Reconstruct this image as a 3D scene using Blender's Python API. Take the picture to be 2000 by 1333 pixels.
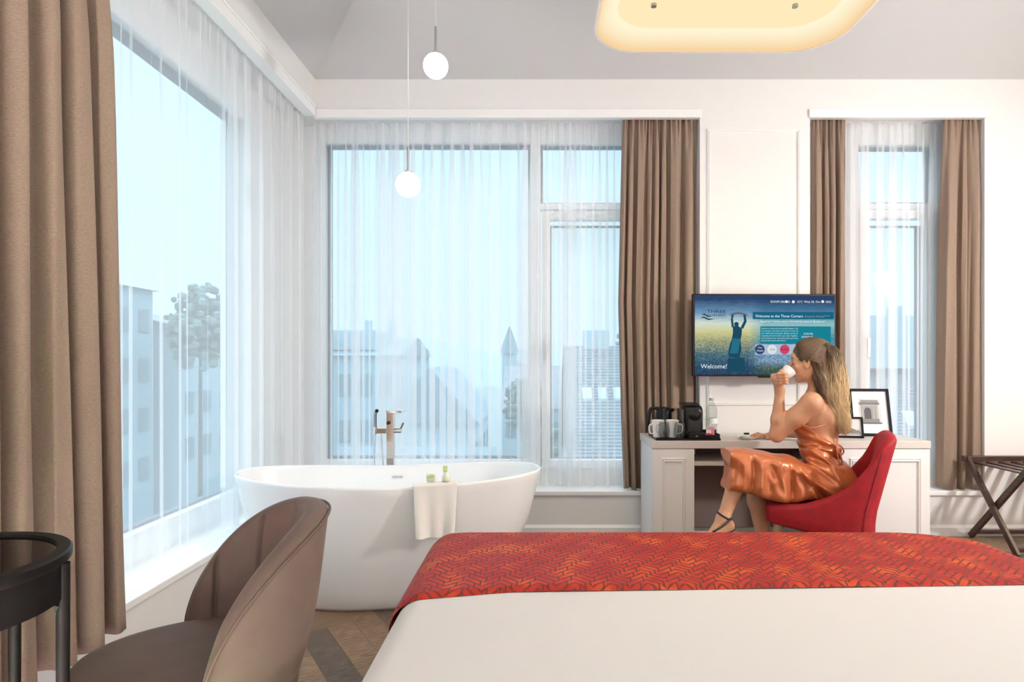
import bpy, math, random
import numpy as np
from mathutils import Vector, Matrix
random.seed(7); rng = np.random.default_rng(7)
S = bpy.context.scene
for o in list(bpy.data.objects): bpy.data.objects.remove(o)

# ---------------- camera, world, lights, exposure ----------------
F, EYE, VX, VY = 1200.0, 1.2, 1050.0, 707.0     # focal length (px), eye height (m), horizon point of the 2000x1333 frame
cam = bpy.data.cameras.new('camera'); camo = bpy.data.objects.new('camera', cam); S.collection.objects.link(camo)
camo.location = (0, 0, EYE); camo.rotation_euler = (math.pi/2, 0, 0)
cam.sensor_fit = 'HORIZONTAL'; cam.sensor_width = 36; cam.lens = 36*F/2000
cam.shift_x = -(VX-1000)/2000; cam.shift_y = (VY-666.5)/2000; cam.clip_end = 2000; cam.clip_start = 0.02
S.camera = camo
S.view_settings.view_transform = 'Standard'; S.view_settings.look = 'None'
S.view_settings.gamma = 1; S.view_settings.use_curve_mapping = False
S.view_settings.exposure = 0.0
S.cycles.transparent_max_bounces = 24; S.cycles.max_bounces = 10; S.cycles.diffuse_bounces = 5
S.cycles.caustics_reflective = False; S.cycles.caustics_refractive = False
S.cycles.sample_clamp_indirect = 6

w = bpy.data.worlds.new('sky'); S.world = w; w.use_nodes = True
nt = w.node_tree; nt.nodes.clear()
out = nt.nodes.new('ShaderNodeOutputWorld'); bg = nt.nodes.new('ShaderNodeBackground')
tc = nt.nodes.new('ShaderNodeTexCoord'); sx = nt.nodes.new('ShaderNodeSeparateXYZ'); cr = nt.nodes.new('ShaderNodeValToRGB')
nt.links.new(tc.outputs['Generated'], sx.inputs[0]); nt.links.new(sx.outputs['Z'], cr.inputs[0])
nt.links.new(cr.outputs[0], bg.inputs[0]); nt.links.new(bg.outputs[0], out.inputs[0])
e = cr.color_ramp.elements
e[0].position = 0.0; e[0].color = (0.38, 0.51, 0.58, 1)
e[1].position = 0.9; e[1].color = (2.0, 2.35, 2.6, 1)
m_ = e.new(0.22); m_.color = (0.36, 0.52, 0.60, 1); m_ = e.new(0.42); m_.color = (0.42, 0.60, 0.70, 1)
bg.inputs[1].default_value = 2.15

def area(name, loc, target, size, power, color, size_y=None, spread=180):
    l = bpy.data.lights.new(name, 'AREA'); l.energy = power; l.color = color; l.size = size
    if size_y: l.shape = 'RECTANGLE'; l.size_y = size_y
    l.spread = math.radians(spread)
    o = bpy.data.objects.new(name, l); S.collection.objects.link(o); o.location = loc
    d = Vector(target) - Vector(loc); o.rotation_euler = d.to_track_quat('-Z', 'Y').to_euler()
    return o
# key lamp off-frame on the right; the fill and the warm light are added
area('key_lamp', (4.0, 1.95, 2.1), (-0.4, 3.0, 0.7), 0.25, 88, (1.0, 0.98, 0.97))
area('fill_light', (0.3, -1.8, 2.3), (0.0, 3.4, 1.2), 2.4, 16, (1.0, 0.985, 0.98))  # added unseen fill, brightens the room from behind the camera
area('warm_wall_fill', (4.05, 3.0, 1.7), (3.2, 4.2, 1.0), 0.3, 8, (1.0, 0.62, 0.36))  # added unseen light that warms the right end of the back wall

# ---------------- helpers ----------------
def at(px, py, Y): return Vector(((px-VX)*Y/F, Y, EYE-(py-VY)*Y/F))
def dep(py, z): return F*(EYE-z)/(py-VY)

MATS = {}
def mat(name, col, rough=0.5, metal=0.0, spec=0.5, noise=None, bump=None, emit=None, sheen=0, alpha=None, coat=0, trans=0, stretch=None, ior=None):
    """noise=(scale, amount) colour mottling, bump=(scale, strength)"""
    if name in MATS: return MATS[name]
    m = bpy.data.materials.new(name); m.use_nodes = True; MATS[name] = m
    t = m.node_tree; b = t.nodes['Principled BSDF']
    b.inputs['Base Color'].default_value = (*col, 1); b.inputs['Roughness'].default_value = rough
    b.inputs['Metallic'].default_value = metal; b.inputs['Specular IOR Level'].default_value = spec
    if sheen: b.inputs['Sheen Weight'].default_value = sheen; b.inputs['Sheen Roughness'].default_value = .4; b.inputs['Sheen Tint'].default_value = (*[min(1, c*1.6+.1) for c in col], 1)
    if coat: b.inputs['Coat Weight'].default_value = coat; b.inputs['Coat Roughness'].default_value = .08
    if trans: b.inputs['Transmission Weight'].default_value = trans
    if ior: b.inputs['IOR'].default_value = ior
    if emit: b.inputs['Emission Color'].default_value = (*emit[0], 1); b.inputs['Emission Strength'].default_value = emit[1]
    def coords():
        c = t.nodes.new('ShaderNodeTexCoord')
        if stretch:
            mp = t.nodes.new('ShaderNodeMapping'); mp.inputs['Scale'].default_value = stretch
            t.links.new(c.outputs['Object'], mp.inputs[0]); return mp.outputs[0]
        return c.outputs['Object']
    if noise:
        n = t.nodes.new('ShaderNodeTexNoise'); n.inputs['Scale'].default_value = noise[0]; n.inputs['Detail'].default_value = 5
        r = t.nodes.new('ShaderNodeValToRGB'); a = noise[1]
        r.color_ramp.elements[0].position = .3; r.color_ramp.elements[1].position = .7
        r.color_ramp.elements[0].color = (*[c*(1-a) for c in col], 1); r.color_ramp.elements[1].color = (*[min(1, c*(1+a)) for c in col], 1)
        t.links.new(coords(), n.inputs['Vector']); t.links.new(n.outputs['Fac'], r.inputs[0]); t.links.new(r.outputs[0], b.inputs['Base Color'])
    if bump:
        n = t.nodes.new('ShaderNodeTexNoise'); n.inputs['Scale'].default_value = bump[0]; n.inputs['Detail'].default_value = 4
        p = t.nodes.new('ShaderNodeBump'); p.inputs['Strength'].default_value = bump[1]; p.inputs['Distance'].default_value = .01
        t.links.new(coords(), n.inputs['Vector']); t.links.new(n.outputs['Fac'], p.inputs['Height']); t.links.new(p.outputs[0], b.inputs['Normal'])
    return m

def attr_mat(name, attr, rough=.5, spec=.5, bump=None, sheen=0):
    m = mat(name, (1, 1, 1), rough, spec=spec, bump=bump, sheen=0); t = m.node_tree
    a = t.nodes.new('ShaderNodeAttribute'); a.attribute_name = attr
    t.links.new(a.outputs['Color'], t.nodes['Principled BSDF'].inputs['Base Color']); return m

def wpos(o):
    v = Vector(o.location)
    while o.parent: o = o.parent; v += Vector(o.location)
    return v
def tag(o, label=None, cat=None, group=None, kind=None):
    if label: o['label'] = label
    if cat: o['category'] = cat
    if group: o['group'] = group
    if kind: o['kind'] = kind
    return o
def empty(name, loc, label, cat, group=None):
    o = bpy.data.objects.new(name, None); S.collection.objects.link(o); o.location = loc; o.empty_display_size = .1
    return tag(o, label, cat, group)

class MB:
    def __init__(s): s.v = []; s.f = []
    def add(s, vs, fs):
        n = len(s.v); s.v += [tuple(map(float, v)) for v in vs]; s.f += [tuple(int(i)+n for i in f) for f in fs]; return s
    def box(s, x0, x1, y0, y1, z0, z1):
        v = [(x, y, z) for x in (x0, x1) for y in (y0, y1) for z in (z0, z1)]
        return s.add(v, [(0,1,3,2),(4,6,7,5),(0,4,5,1),(2,3,7,6),(0,2,6,4),(1,5,7,3)])
    def obox(s, c, ax, ay, az):          # oriented box from centre and three half-axis vectors
        c, ax, ay, az = map(Vector, (c, ax, ay, az))
        v = [c+i*ax+j*ay+k*az for i in (-1,1) for j in (-1,1) for k in (-1,1)]
        return s.add(v, [(0,1,3,2),(4,6,7,5),(0,4,5,1),(2,3,7,6),(0,2,6,4),(1,5,7,3)])
    def bar(s, a, b, w, h, up=(0,0,1)):
        a, b = Vector(a), Vector(b); d = b-a; L = d.length; d.normalize()
        sd = d.cross(Vector(up)); 
        if sd.length < 1e-4: sd = d.cross(Vector((1,0,0)))
        sd.normalize(); u = sd.cross(d)
        return s.obox((a+b)/2, d*L/2, sd*w/2, u*h/2)
    def rings(s, rs, closed=True, caps=True, loop=False):
        n = len(rs[0]); vs = [p for r in rs for p in r]; fs = []
        R = len(rs); 
        for i in range(R if loop else R-1):
            i2 = (i+1) % R
            for j in range(n if closed else n-1):
                j2 = (j+1) % n
                fs.append((i*n+j, i*n+j2, i2*n+j2, i2*n+j))
        if caps and not loop: fs += [tuple(range(n))[::-1], tuple((R-1)*n+j for j in range(n))]
        return s.add(vs, fs)
    def tube(s, pts, r, n=10, caps=True, loop=False):
        pts = [Vector(p) for p in pts]; N = len(pts); rs = []; pu = None
        for i, p in enumerate(pts):
            if loop: t = pts[(i+1) % N]-pts[i-1]
            else: t = pts[min(i+1, N-1)]-pts[max(i-1, 0)]
            t.normalize()
            if pu is None:
                u = t.cross(Vector((0,0,1)))
                if u.length < .1: u = t.cross(Vector((1,0,0)))
            else: u = pu - t*pu.dot(t)
            u.normalize(); pu = u; v = t.cross(u)
            rr = r[i] if hasattr(r, '__len__') else r
            rs.append([p+rr*(math.cos(2*math.pi*k/n)*u+math.sin(2*math.pi*k/n)*v) for k in range(n)])
        return s.rings(rs, caps=caps, loop=loop)
    def cyl(s, a, b, r, r2=None, n=24): return s.tube([a, b], [r, r if r2 is None else r2], n)
    def lathe(s, prof, c, n=32, axis=(0,0,1), caps=True):
        ax = Vector(axis).normalized(); u = ax.orthogonal().normalized(); v = ax.cross(u); c = Vector(c)
        rs = [[c+ax*z+max(r, 1e-5)*(math.cos(2*math.pi*k/n)*u+math.sin(2*math.pi*k/n)*v) for k in range(n)] for r, z in prof]
        return s.rings(rs, caps=caps)
    def sphere(s, c, r, n=24, sc=(1,1,1)):
        c = Vector(c); rs = []
        for i in range(n//2+1):
            t = math.pi*i/(n//2); rr = max(math.sin(t), 1e-4)
            rs.append([c+Vector((r*sc[0]*rr*math.cos(2*math.pi*k/n), r*sc[1]*rr*math.sin(2*math.pi*k/n), -r*sc[2]*math.cos(t))) for k in range(n)])
        return s.rings(rs, caps=False)
    def prism(s, poly, fn0, fn1):
        n = len(poly); a = [fn0(*p) for p in poly]; b = [fn1(*p) for p in poly]
        return s.rings([a, b])
    def grid(s, P):                      # P[i][j] points
        n = len(P[0]); return s.rings(P, closed=False, caps=False)
    def build(s, name, m, parent=None, smooth=False, bevel=0, sub=0, solid=0, label=None, kind=None, weld=False, angle=40):
        off = wpos(parent) if parent else Vector((0,0,0))
        me = bpy.data.meshes.new(name); me.from_pydata([(v[0]-off.x, v[1]-off.y, v[2]-off.z) for v in s.v], [], s.f)
        me.validate(); me.materials.append(m); o = bpy.data.objects.new(name, me); S.collection.objects.link(o)
        if parent: o.parent = parent
        import bmesh
        bm = bmesh.new(); bm.from_mesh(me)
        if weld: bmesh.ops.remove_doubles(bm, verts=bm.verts, dist=1e-5)
        bmesh.ops.recalc_face_normals(bm, faces=bm.faces); bm.to_mesh(me); bm.free()
        if smooth:
            me.shade_smooth()
            if smooth != 'all': me.set_sharp_from_angle(angle=math.radians(angle))
        if solid: md = o.modifiers.new('s', 'SOLIDIFY'); md.thickness = solid; md.offset = 0
        if bevel:
            md = o.modifiers.new('b', 'BEVEL'); md.width = bevel; md.segments = 2; md.limit_method = 'ANGLE'; md.angle_limit = math.radians(35)
        if sub: md = o.modifiers.new('u', 'SUBSURF'); md.levels = sub; md.render_levels = sub
        if label: o['label'] = label
        if kind: o['kind'] = kind
        return o
def kids(o): return [c for c in bpy.data.objects if c.parent == o]
def copy_tree(o, parent=None, d=(0,0,0), label=None):
    c = o.copy(); S.collection.objects.link(c); c.location = Vector(o.location)+Vector(d)
    if parent: c.parent = parent
    if label: c['label'] = label
    for k in kids(o): copy_tree(k, c)
    return c
def bez(pts, n=40):                        # Catmull-Rom through the points
    P = [Vector(p) for p in pts]; P = [2*P[0]-P[1]]+P+[2*P[-1]-P[-2]]; o = []
    seg = len(P)-3
    for i in range(n):
        t = i/(n-1)*seg; k = min(int(t), seg-1); t -= k; a, b, c, d = P[k:k+4]
        o.append(.5*((2*b)+(c-a)*t+(2*a-5*b+4*c-d)*t*t+(3*b-a-3*c+d)*t**3))
    return o
def interp(x, xs, ys): return float(np.interp(x, xs, ys))

# ---------------- materials ----------------
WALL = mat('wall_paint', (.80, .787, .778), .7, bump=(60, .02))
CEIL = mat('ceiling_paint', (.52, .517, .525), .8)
TRIM = mat('trim_paint', (.90, .895, .89), .35)
FRAMEW = mat('window_frame_white', (.88, .89, .90), .3)
GASKET = mat('window_gasket', (.11, .14, .18), .5)
CHROME = mat('chrome', (.8, .8, .82), .08, metal=1)
BLACK = mat('black_plastic', (.006, .006, .007), .3, spec=.25)
DWOOD = mat('dark_wood', (.055, .025, .016), .35, noise=(14, .5), stretch=(1, 1, 8))
CERAMIC = mat('white_ceramic', (.9, .9, .9), .12)
LINEN = mat('brown_linen', (.285, .208, .156), .85, noise=(40, .2), bump=(90, .25), stretch=(3, 3, 14), sheen=.15)

def glass_mat():
    m = bpy.data.materials.new('window_glass'); m.use_nodes = True; t = m.node_tree; t.nodes.clear()
    o = t.nodes.new('ShaderNodeOutputMaterial'); mx = t.nodes.new('ShaderNodeMixShader'); f = t.nodes.new('ShaderNodeFresnel'); f.inputs[0].default_value = 1.5
    ge = t.nodes.new('ShaderNodeNewGeometry'); mp_ = t.nodes.new('ShaderNodeMapRange'); mp_.inputs[3].default_value = 1.5; mp_.inputs[4].default_value = 1/1.5; t.links.new(ge.outputs['Backfacing'], mp_.inputs[0]); t.links.new(mp_.outputs[0], f.inputs[0])
    a = t.nodes.new('ShaderNodeBsdfTransparent'); a.inputs[0].default_value = (.93, .97, .985, 1)
    g = t.nodes.new('ShaderNodeBsdfGlossy'); g.inputs['Roughness'].default_value = 0.01
    t.links.new(f.outputs[0], mx.inputs[0]); t.links.new(a.outputs[0], mx.inputs[1]); t.links.new(g.outputs[0], mx.inputs[2]); t.links.new(mx.outputs[0], o.inputs[0])
    return m
GLASS = glass_mat()
def sheer_mat():
    m = bpy.data.materials.new('sheer_voile'); m.use_nodes = True; t = m.node_tree; t.nodes.clear()
    o = t.nodes.new('ShaderNodeOutputMaterial'); mx = t.nodes.new('ShaderNodeMixShader'); mx.inputs[0].default_value = .40
    a = t.nodes.new('ShaderNodeBsdfTransparent')
    d = t.nodes.new('ShaderNodeBsdfDiffuse'); d.inputs[0].default_value = (.97, .975, .98, 1)
    tr = t.nodes.new('ShaderNodeBsdfTranslucent'); tr.inputs[0].default_value = (.97, .98, .99, 1)
    m2 = t.nodes.new('ShaderNodeMixShader'); m2.inputs[0].default_value = .5
    t.links.new(d.outputs[0], m2.inputs[1]); t.links.new(tr.outputs[0], m2.inputs[2])
    t.links.new(a.outputs[0], mx.inputs[1]); t.links.new(m2.outputs[0], mx.inputs[2]); t.links.new(mx.outputs[0], o.inputs[0])
    return m
SHEER = sheer_mat()
def clear_glass():
    m = bpy.data.materials.new('clear_glass'); m.use_nodes = True; t = m.node_tree; t.nodes.clear()
    o = t.nodes.new('ShaderNodeOutputMaterial'); mx = t.nodes.new('ShaderNodeMixShader'); f = t.nodes.new('ShaderNodeFresnel'); f.inputs[0].default_value = 1.45
    ge = t.nodes.new('ShaderNodeNewGeometry'); mp_ = t.nodes.new('ShaderNodeMapRange'); mp_.inputs[3].default_value = 1.45; mp_.inputs[4].default_value = 1/1.45; t.links.new(ge.outputs['Backfacing'], mp_.inputs[0]); t.links.new(mp_.outputs[0], f.inputs[0])
    a = t.nodes.new('ShaderNodeBsdfTransparent'); a.inputs[0].default_value = (.84, .87, .87, 1)
    g = t.nodes.new('ShaderNodeBsdfGlossy'); g.inputs['Roughness'].default_value = 0.03
    t.links.new(f.outputs[0], mx.inputs[0]); t.links.new(a.outputs[0], mx.inputs[1]); t.links.new(g.outputs[0], mx.inputs[2]); t.links.new(mx.outputs[0], o.inputs[0])
    return m
CLEAR = clear_glass()
def emit_mat(name, col, s):
    m = bpy.data.materials.new(name); m.use_nodes = True; t = m.node_tree; t.nodes.clear()
    o = t.nodes.new('ShaderNodeOutputMaterial'); e = t.nodes.new('ShaderNodeEmission'); e.inputs[0].default_value = (*col, 1); e.inputs[1].default_value = s
    t.links.new(e.outputs[0], o.inputs[0]); return m

# ---------------- room shell ----------------
YW, XL, XR, YB = 4.235, -1.533, 4.3, -2.6        # back wall, left wall, right wall, wall behind the camera
YG, XG = 4.515, -1.81                            # glass planes
SILL, HEAD, PEL = .31, 2.885, 2.94
ZT = 3.148; SLOPE = .848; ZF = 3.6               # wall top, slope of the ceiling, flat ceiling height
R1L, R1R = XG, 1.119                             # recess of the corner window
R2L, R2R = 1.878, 3.081
def struct(o, kind='structure'): o['kind'] = kind; return o

# floor: herringbone planks, one mesh with a tone per plank
def make_floor():
    pw, pl = .118, .59; vs = []; fs = []; cols = []; uvs = []
    n = int(pl/pw+.5); c45 = math.sqrt(.5)
    def add(x0, y0, x1, y1, horiz):
        g = .0006; q = [(x0+g, y0+g), (x1-g, y0+g), (x1-g, y1-g), (x0+g, y1-g)]
        k = len(vs); th = math.radians(33)
        for (x, y) in q: vs.append((x*math.cos(th)-y*math.sin(th)+1, x*math.sin(th)+y*math.cos(th)+1.5, 0))
        cx = sum(vs[k+i][0] for i in range(4))/4; cy = sum(vs[k+i][1] for i in range(4))/4
        if not (XL-.3 < cx < XR+.3 and YB-.3 < cy < YW+.3): del vs[k:]; return
        fs.append((k, k+1, k+2, k+3)); t = rng.random(); cols.append(t)
        o = rng.random(2)*20
        L = [(x, y) if horiz else (y, x) for x, y in q]; uvs.append([(a+o[0], b+o[1]) for a, b in L])
    for i in range(-60, 60):
        for j in range(-14, 14):
            x = i*pw + j*0; 
            # standard herringbone lattice: horizontal plank (n x 1) and vertical plank (1 x n)
            ox = (i)*pw + j*2*n*pw*0.5; oy = (i)*pw - j*2*n*pw*0.5
            add(ox, oy, ox+n*pw, oy+pw, True)
            add(ox-pw+ n*pw*0, oy+pw*0, ox, oy+n*pw, False) if False else add(ox+n*pw, oy-(n-1)*pw, ox+(n+1)*pw, oy+pw, False)
    me = bpy.data.meshes.new('floor'); 
    base = len(vs); vs += [(XL-.05, YB-.05, -.004), (XR+.05, YB-.05, -.004), (XR+.05, YW+.02, -.004), (XL-.05, YW+.02, -.004)]; fs.append((base, base+1, base+2, base+3)); cols.append(0); uvs.append([(0,0)]*4)
    me.from_pydata(vs, [], fs); uvl = me.uv_layers.new(name='UVMap'); ca = me.attributes.new('tone', 'FLOAT_COLOR', 'CORNER')
    li = 0
    for p, c, u in zip(me.polygons, cols, uvs):
        a = np.array((.19, .125, .080)); b = np.array((.33, .215, .13)); d = np.array((.13, .098, .075))
        col = a+(b-a)*c*1.3 if c < .7 else d+(a-d)*(c-.7)*2
        for k, l in enumerate(p.loop_indices):
            uvl.data[l].uv = u[k]; ca.data[l].color = (*(col if c > 0 else (.05, .03, .02)), 1)
    m = bpy.data.materials.new('herringbone_oak'); m.use_nodes = True; t = m.node_tree; b = t.nodes['Principled BSDF']; b.inputs['Roughness'].default_value = .42
    at_ = t.nodes.new('ShaderNodeAttribute'); at_.attribute_name = 'tone'; uv = t.nodes.new('ShaderNodeUVMap'); mp = t.nodes.new('ShaderNodeMapping'); mp.inputs['Scale'].default_value = (2.2, 110, 1)
    ns = t.nodes.new('ShaderNodeTexNoise'); ns.inputs['Scale'].default_value = 1; ns.inputs['Detail'].default_value = 6; ns.inputs['Distortion'].default_value = .6
    rp = t.nodes.new('ShaderNodeValToRGB'); rp.color_ramp.elements[0].position = .3; rp.color_ramp.elements[1].position = .7; rp.color_ramp.elements[0].color = (.35, .34, .33, 1); rp.color_ramp.elements[1].color = (1.3, 1.25, 1.2, 1)
    mu = t.nodes.new('ShaderNodeMix'); mu.data_type = 'RGBA'; mu.blend_type = 'MULTIPLY'; mu.inputs[0].default_value = 1
    bp = t.nodes.new('ShaderNodeBump'); bp.inputs['Strength'].default_value = .2; bp.inputs['Distance'].default_value = .004
    t.links.new(uv.outputs[0], mp.inputs[0]); t.links.new(mp.outputs[0], ns.inputs['Vector']); t.links.new(ns.outputs['Fac'], rp.inputs[0])
    t.links.new(at_.outputs['Color'], mu.inputs[6]); t.links.new(rp.outputs[0], mu.inputs[7]); t.links.new(mu.outputs[2], b.inputs['Base Color'])
    t.links.new(ns.outputs['Fac'], bp.inputs['Height']); t.links.new(bp.outputs[0], b.inputs['Normal'])
    me.materials.append(m); o = bpy.data.objects.new('floor', me); S.collection.objects.link(o); struct(o)
make_floor()

# back wall with the two recesses
mb = MB(); D = .55
mb.box(XG-.3, R1R, YW, YG+.12, -.02, SILL-.03)                 # parapet under corner window
mb.box(XL, R1R, YW, YG+.12, PEL-.02, ZT+.01)
mb.box(XG-.3, XL, YW, YG+.12, PEL-.02, ZT+.01)
mb.box(R1R, R2L, YW, YG+.12, -.02, ZT+.01)
mb.box(R2L, R2R, YW, YG+.12, -.02, SILL-.03); mb.box(R2L, R2R, YW, YG+.12, PEL-.02, ZT+.01)
mb.box(R2R, XR+.1, YW, YG+.12, -.02, ZT+.01)
struct(mb.build('wall_back', WALL))
YL0 = 0.9                                                       # the left window recess starts here
mb = MB()
mb.box(XG-.12, XL, YL0, YW, -.02, SILL-.03); mb.box(XG-.12, XL, YL0, YW, PEL, ZT+.01); mb.box(XG-.12, XL, YB, YL0, -.02, ZT+.01)
mb.box(XG-.12, XG+.03, 3.74, YG+.12, SILL-.03, PEL)            # white corner pier between the windows
mb.box(XG-.12, XL-.14, 1.62, 1.70, SILL-.03, PEL) if False else None
struct(mb.build('wall_left', WALL))
mb = MB(); mb.box(XR, XR+.1, YB, YW+.2, -.02, ZT+.01); struct(mb.build('wall_right', WALL))
mb = MB(); mb.box(XG-.12, XR+.1, YB-.1, YB, -.02, ZF); struct(mb.build('wall_rear', WALL))
# hipped ceiling
s = (ZF-ZT)/SLOPE
mb = MB()
x0, x1, y1 = XL, XR, YW
mb.add([(x0, YB, ZT), (x0, y1, ZT), (x1, y1, ZT), (x1, YB, ZT), (x0+s, YB, ZF), (x0+s, y1-s, ZF), (x1-s, y1-s, ZF), (x1-s, YB, ZF)],
       [(0,1,5,4), (1,2,6,5), (2,3,7,6), (4,5,6,7)])
mb.add([(v[0], v[1], v[2]+.08) for v in mb.v], [(0,1,5,4), (1,2,6,5), (2,3,7,6), (4,5,6,7)])
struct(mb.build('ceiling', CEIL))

# sills, pelmets, baseboards, wall panel mouldings
mb = MB(); mb.box(R1L, R1R, YW-.02, YG-.03, SILL-.03, SILL); mb.box(R2L, R2R, YW-.02, YG-.03, SILL-.03, SILL)
mb.box(R1L+.03, XL+.02, YL0, YW-.02, SILL-.03, SILL)
struct(mb.build('trim_1', TRIM, bevel=.004)); bpy.data.objects['trim_1']['label'] = 'white window sill'
mb = MB()
mb.box(XL-.01, R1R+.01, YW-.014, YW+.03, HEAD-.005, PEL); mb.box(R2L-.01, R2R+.01, YW-.014, YW+.03, HEAD-.005, PEL)
mb.box(XL-.065, XL+.012, YL0, YW-.03, HEAD-.005, PEL)
mb.box(XL-.02, XL+.02, YL0, YW-.03, PEL, PEL+.012)
struct(mb.build('trim_2', TRIM, bevel=.003))
def baseboard(name, pts):
    mb = MB(); z = [0, .012, .058, .066, .076]; d = [.016, .016, .016, .010, .002]
    for (a, b, nrm) in pts:
        a, b, nrm = Vector(a), Vector(b), Vector(nrm)
        mb.rings([[a+Vector((0,0,zz))+nrm*dd for zz, dd in zip(z, d)]+[a+Vector((0,0,.076)), a], [b+Vector((0,0,zz))+nrm*dd for zz, dd in zip(z, d)]+[b+Vector((0,0,.076)), b]])
    struct(mb.build(name, TRIM))
baseboard('baseboard_back', [((XL, YW, 0), (XR, YW, 0), (0,-1,0))])
baseboard('baseboard_left', [((XL, YB, 0), (XL, YW-.02, 0), (1,0,0))])
def moulding(mb, xa, xb, za, zb, w=.022, y=YW):
    prof = [(0, 0), (.25, .010), (.5, .004), (.75, .012), (1, 0)]
    def ring(x0, x1, z0, z1, dy): return [(x0, y-dy, z0), (x1, y-dy, z0), (x1, y-dy, z1), (x0, y-dy, z1)]
    mb.rings([ring(xa+t*w, xb-t*w, za+t*w, zb-t*w, d) for t, d in prof], caps=False)
k = YW/F
mb = MB(); moulding(mb, (1380-VX)*k, (1563-VX)*k, EYE-(792-VY)*k, EYE-(252-VY)*k); moulding(mb, (1380-VX)*k, (1563-VX)*k, .16, EYE-(786-VY)*k)
struct(mb.build('trim_3', TRIM)); bpy.data.objects['trim_3']['label'] = 'white panel moulding on the pier between the windows'

# windows
def frame_rect(mb, xa, xb, za, zb, w, y0, y1):
    mb.box(xa, xb, y0, y1, zb-w, zb); mb.box(xa, xb, y0, y1, za, za+w); mb.box(xa, xa+w, y0, y1, za+w, zb-w); mb.box(xb-w, xb, y0, y1, za+w, zb-w)
def handle(mb, x, y, z):
    mb.box(x-.012, x+.012, y-.012, y, z-.03, z+.03); mb.cyl((x, y-.012, z), (x, y-.045, z), .008, n=12); mb.box(x-.009, x+.009, y-.055, y-.038, z-.125, z+.012)
g = YG/F
def gx(px): return (px-VX)*g
def gz(py): return EYE-(py-VY)*g
def pane(mb, xa, xb, za, zb, y=YG): mb.add([(xa, y, za), (xb, y, za), (xb, y, zb), (xa, y, zb)], [(0,1,2,3)])
ZB0, ZTOP = SILL-.03, PEL
# corner window, back side
root = empty('window_1', (gx(1040), YG, SILL), None, None); root['kind'] = 'structure'
fm = MB(); y0, y1 = YG-.04, YG+.05
xa, xf1, xf2, xr = gx(638), gx(1037), gx(1056), R1R
fm.box(XG+.03, xa, y0, y1, ZB0, ZTOP); fm.box(xa, xf1, y0, y1, gz(283), ZTOP); fm.box(xa, xf1, y0, y1, ZB0, gz(897))
fm.box(xf1, xf2, y0-.01, y1, ZB0, ZTOP); fm.box(xf2, xr, y0, y1, gz(285), ZTOP); fm.box(xf2, xr, y0, y1, gz(412), gz(400)); fm.box(xf2, xr, y0, y1, ZB0, gz(915)); 
fm.build('window_frame', FRAMEW, root, bevel=.003)
sh = MB(); xs0, xs1 = gx(1058), xr-.02
frame_rect(sh, xs0, xs1, gz(913), gz(416), .062, y0-.022, y1-.03); sh.build('casement', FRAMEW, root, bevel=.004)
gk = MB()
frame_rect(gk, xa, xf1, gz(897), gz(283), .022, YG+.012, YG+.05); frame_rect(gk, xf2, xr, gz(400), gz(285), .016, YG+.012, YG+.05); frame_rect(gk, xs0+.06, xs1-.06, gz(897), gz(441), .012, YG+.006, YG+.03)
gk.box(xa-.001, xa+.03, YG+.012, YG+.05, gz(897), gz(283))
gk.build('gasket', GASKET, root, label='dark grey glazing edge')
gl = MB(); pane(gl, xa, xf1, gz(897), gz(283)); pane(gl, xf2, xr, gz(400), gz(285)); pane(gl, xs0+.05, xs1-.05, gz(900), gz(440), YG+.001); gl.build('pane', GLASS, root)
hb = MB(); handle(hb, gx(1064), y0-.022, gz(672)); hb.build('window_handle', mat('satin_metal', (.6,.6,.6), .3, metal=.6), root)
# right window
root = empty('window_2', (gx(1750), YG, SILL), None, None); root['kind'] = 'structure'
fm = MB(); xa, xb = gx(1662), gx(1822)
fm.box(R2L, gx(1672), y0, y1, ZB0, ZTOP); fm.box(gx(1816), R2R, y0, y1, ZB0, ZTOP); fm.box(gx(1672), gx(1816), y0, y1, gz(287), ZTOP); fm.box(gx(1672), gx(1816), y0, y1, gz(412), gz(400)); fm.box(gx(1672), gx(1816), y0, y1, ZB0, gz(905))
fm.build('window_frame', FRAMEW, root, bevel=.003)
sh = MB(); frame_rect(sh, gx(1673), gx(1815), gz(905), gz(414), .062, y0-.022, y1-.03); sh.build('casement', FRAMEW, root, bevel=.004)
gk = MB(); frame_rect(gk, gx(1672), gx(1816), gz(400), gz(287), .02, YG+.012, YG+.05); frame_rect(gk, gx(1689), gx(1800), gz(890), gz(441), .012, YG+.006, YG+.03)
gk.box(gx(1790), gx(1799), YG+.006, YG+.03, gz(890), gz(441))
gk.build('gasket', GASKET, root, label='dark grey glazing edge')
gl = MB(); pane(gl, gx(1672), gx(1816), gz(400), gz(287)); pane(gl, gx(1688), gx(1800), gz(892), gz(440), YG+.001); gl.build('pane', GLASS, root)
hb = MB(); handle(hb, gx(1681), y0-.022, gz(665)); hb.build('window_handle', MATS['satin_metal'], root)
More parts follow.
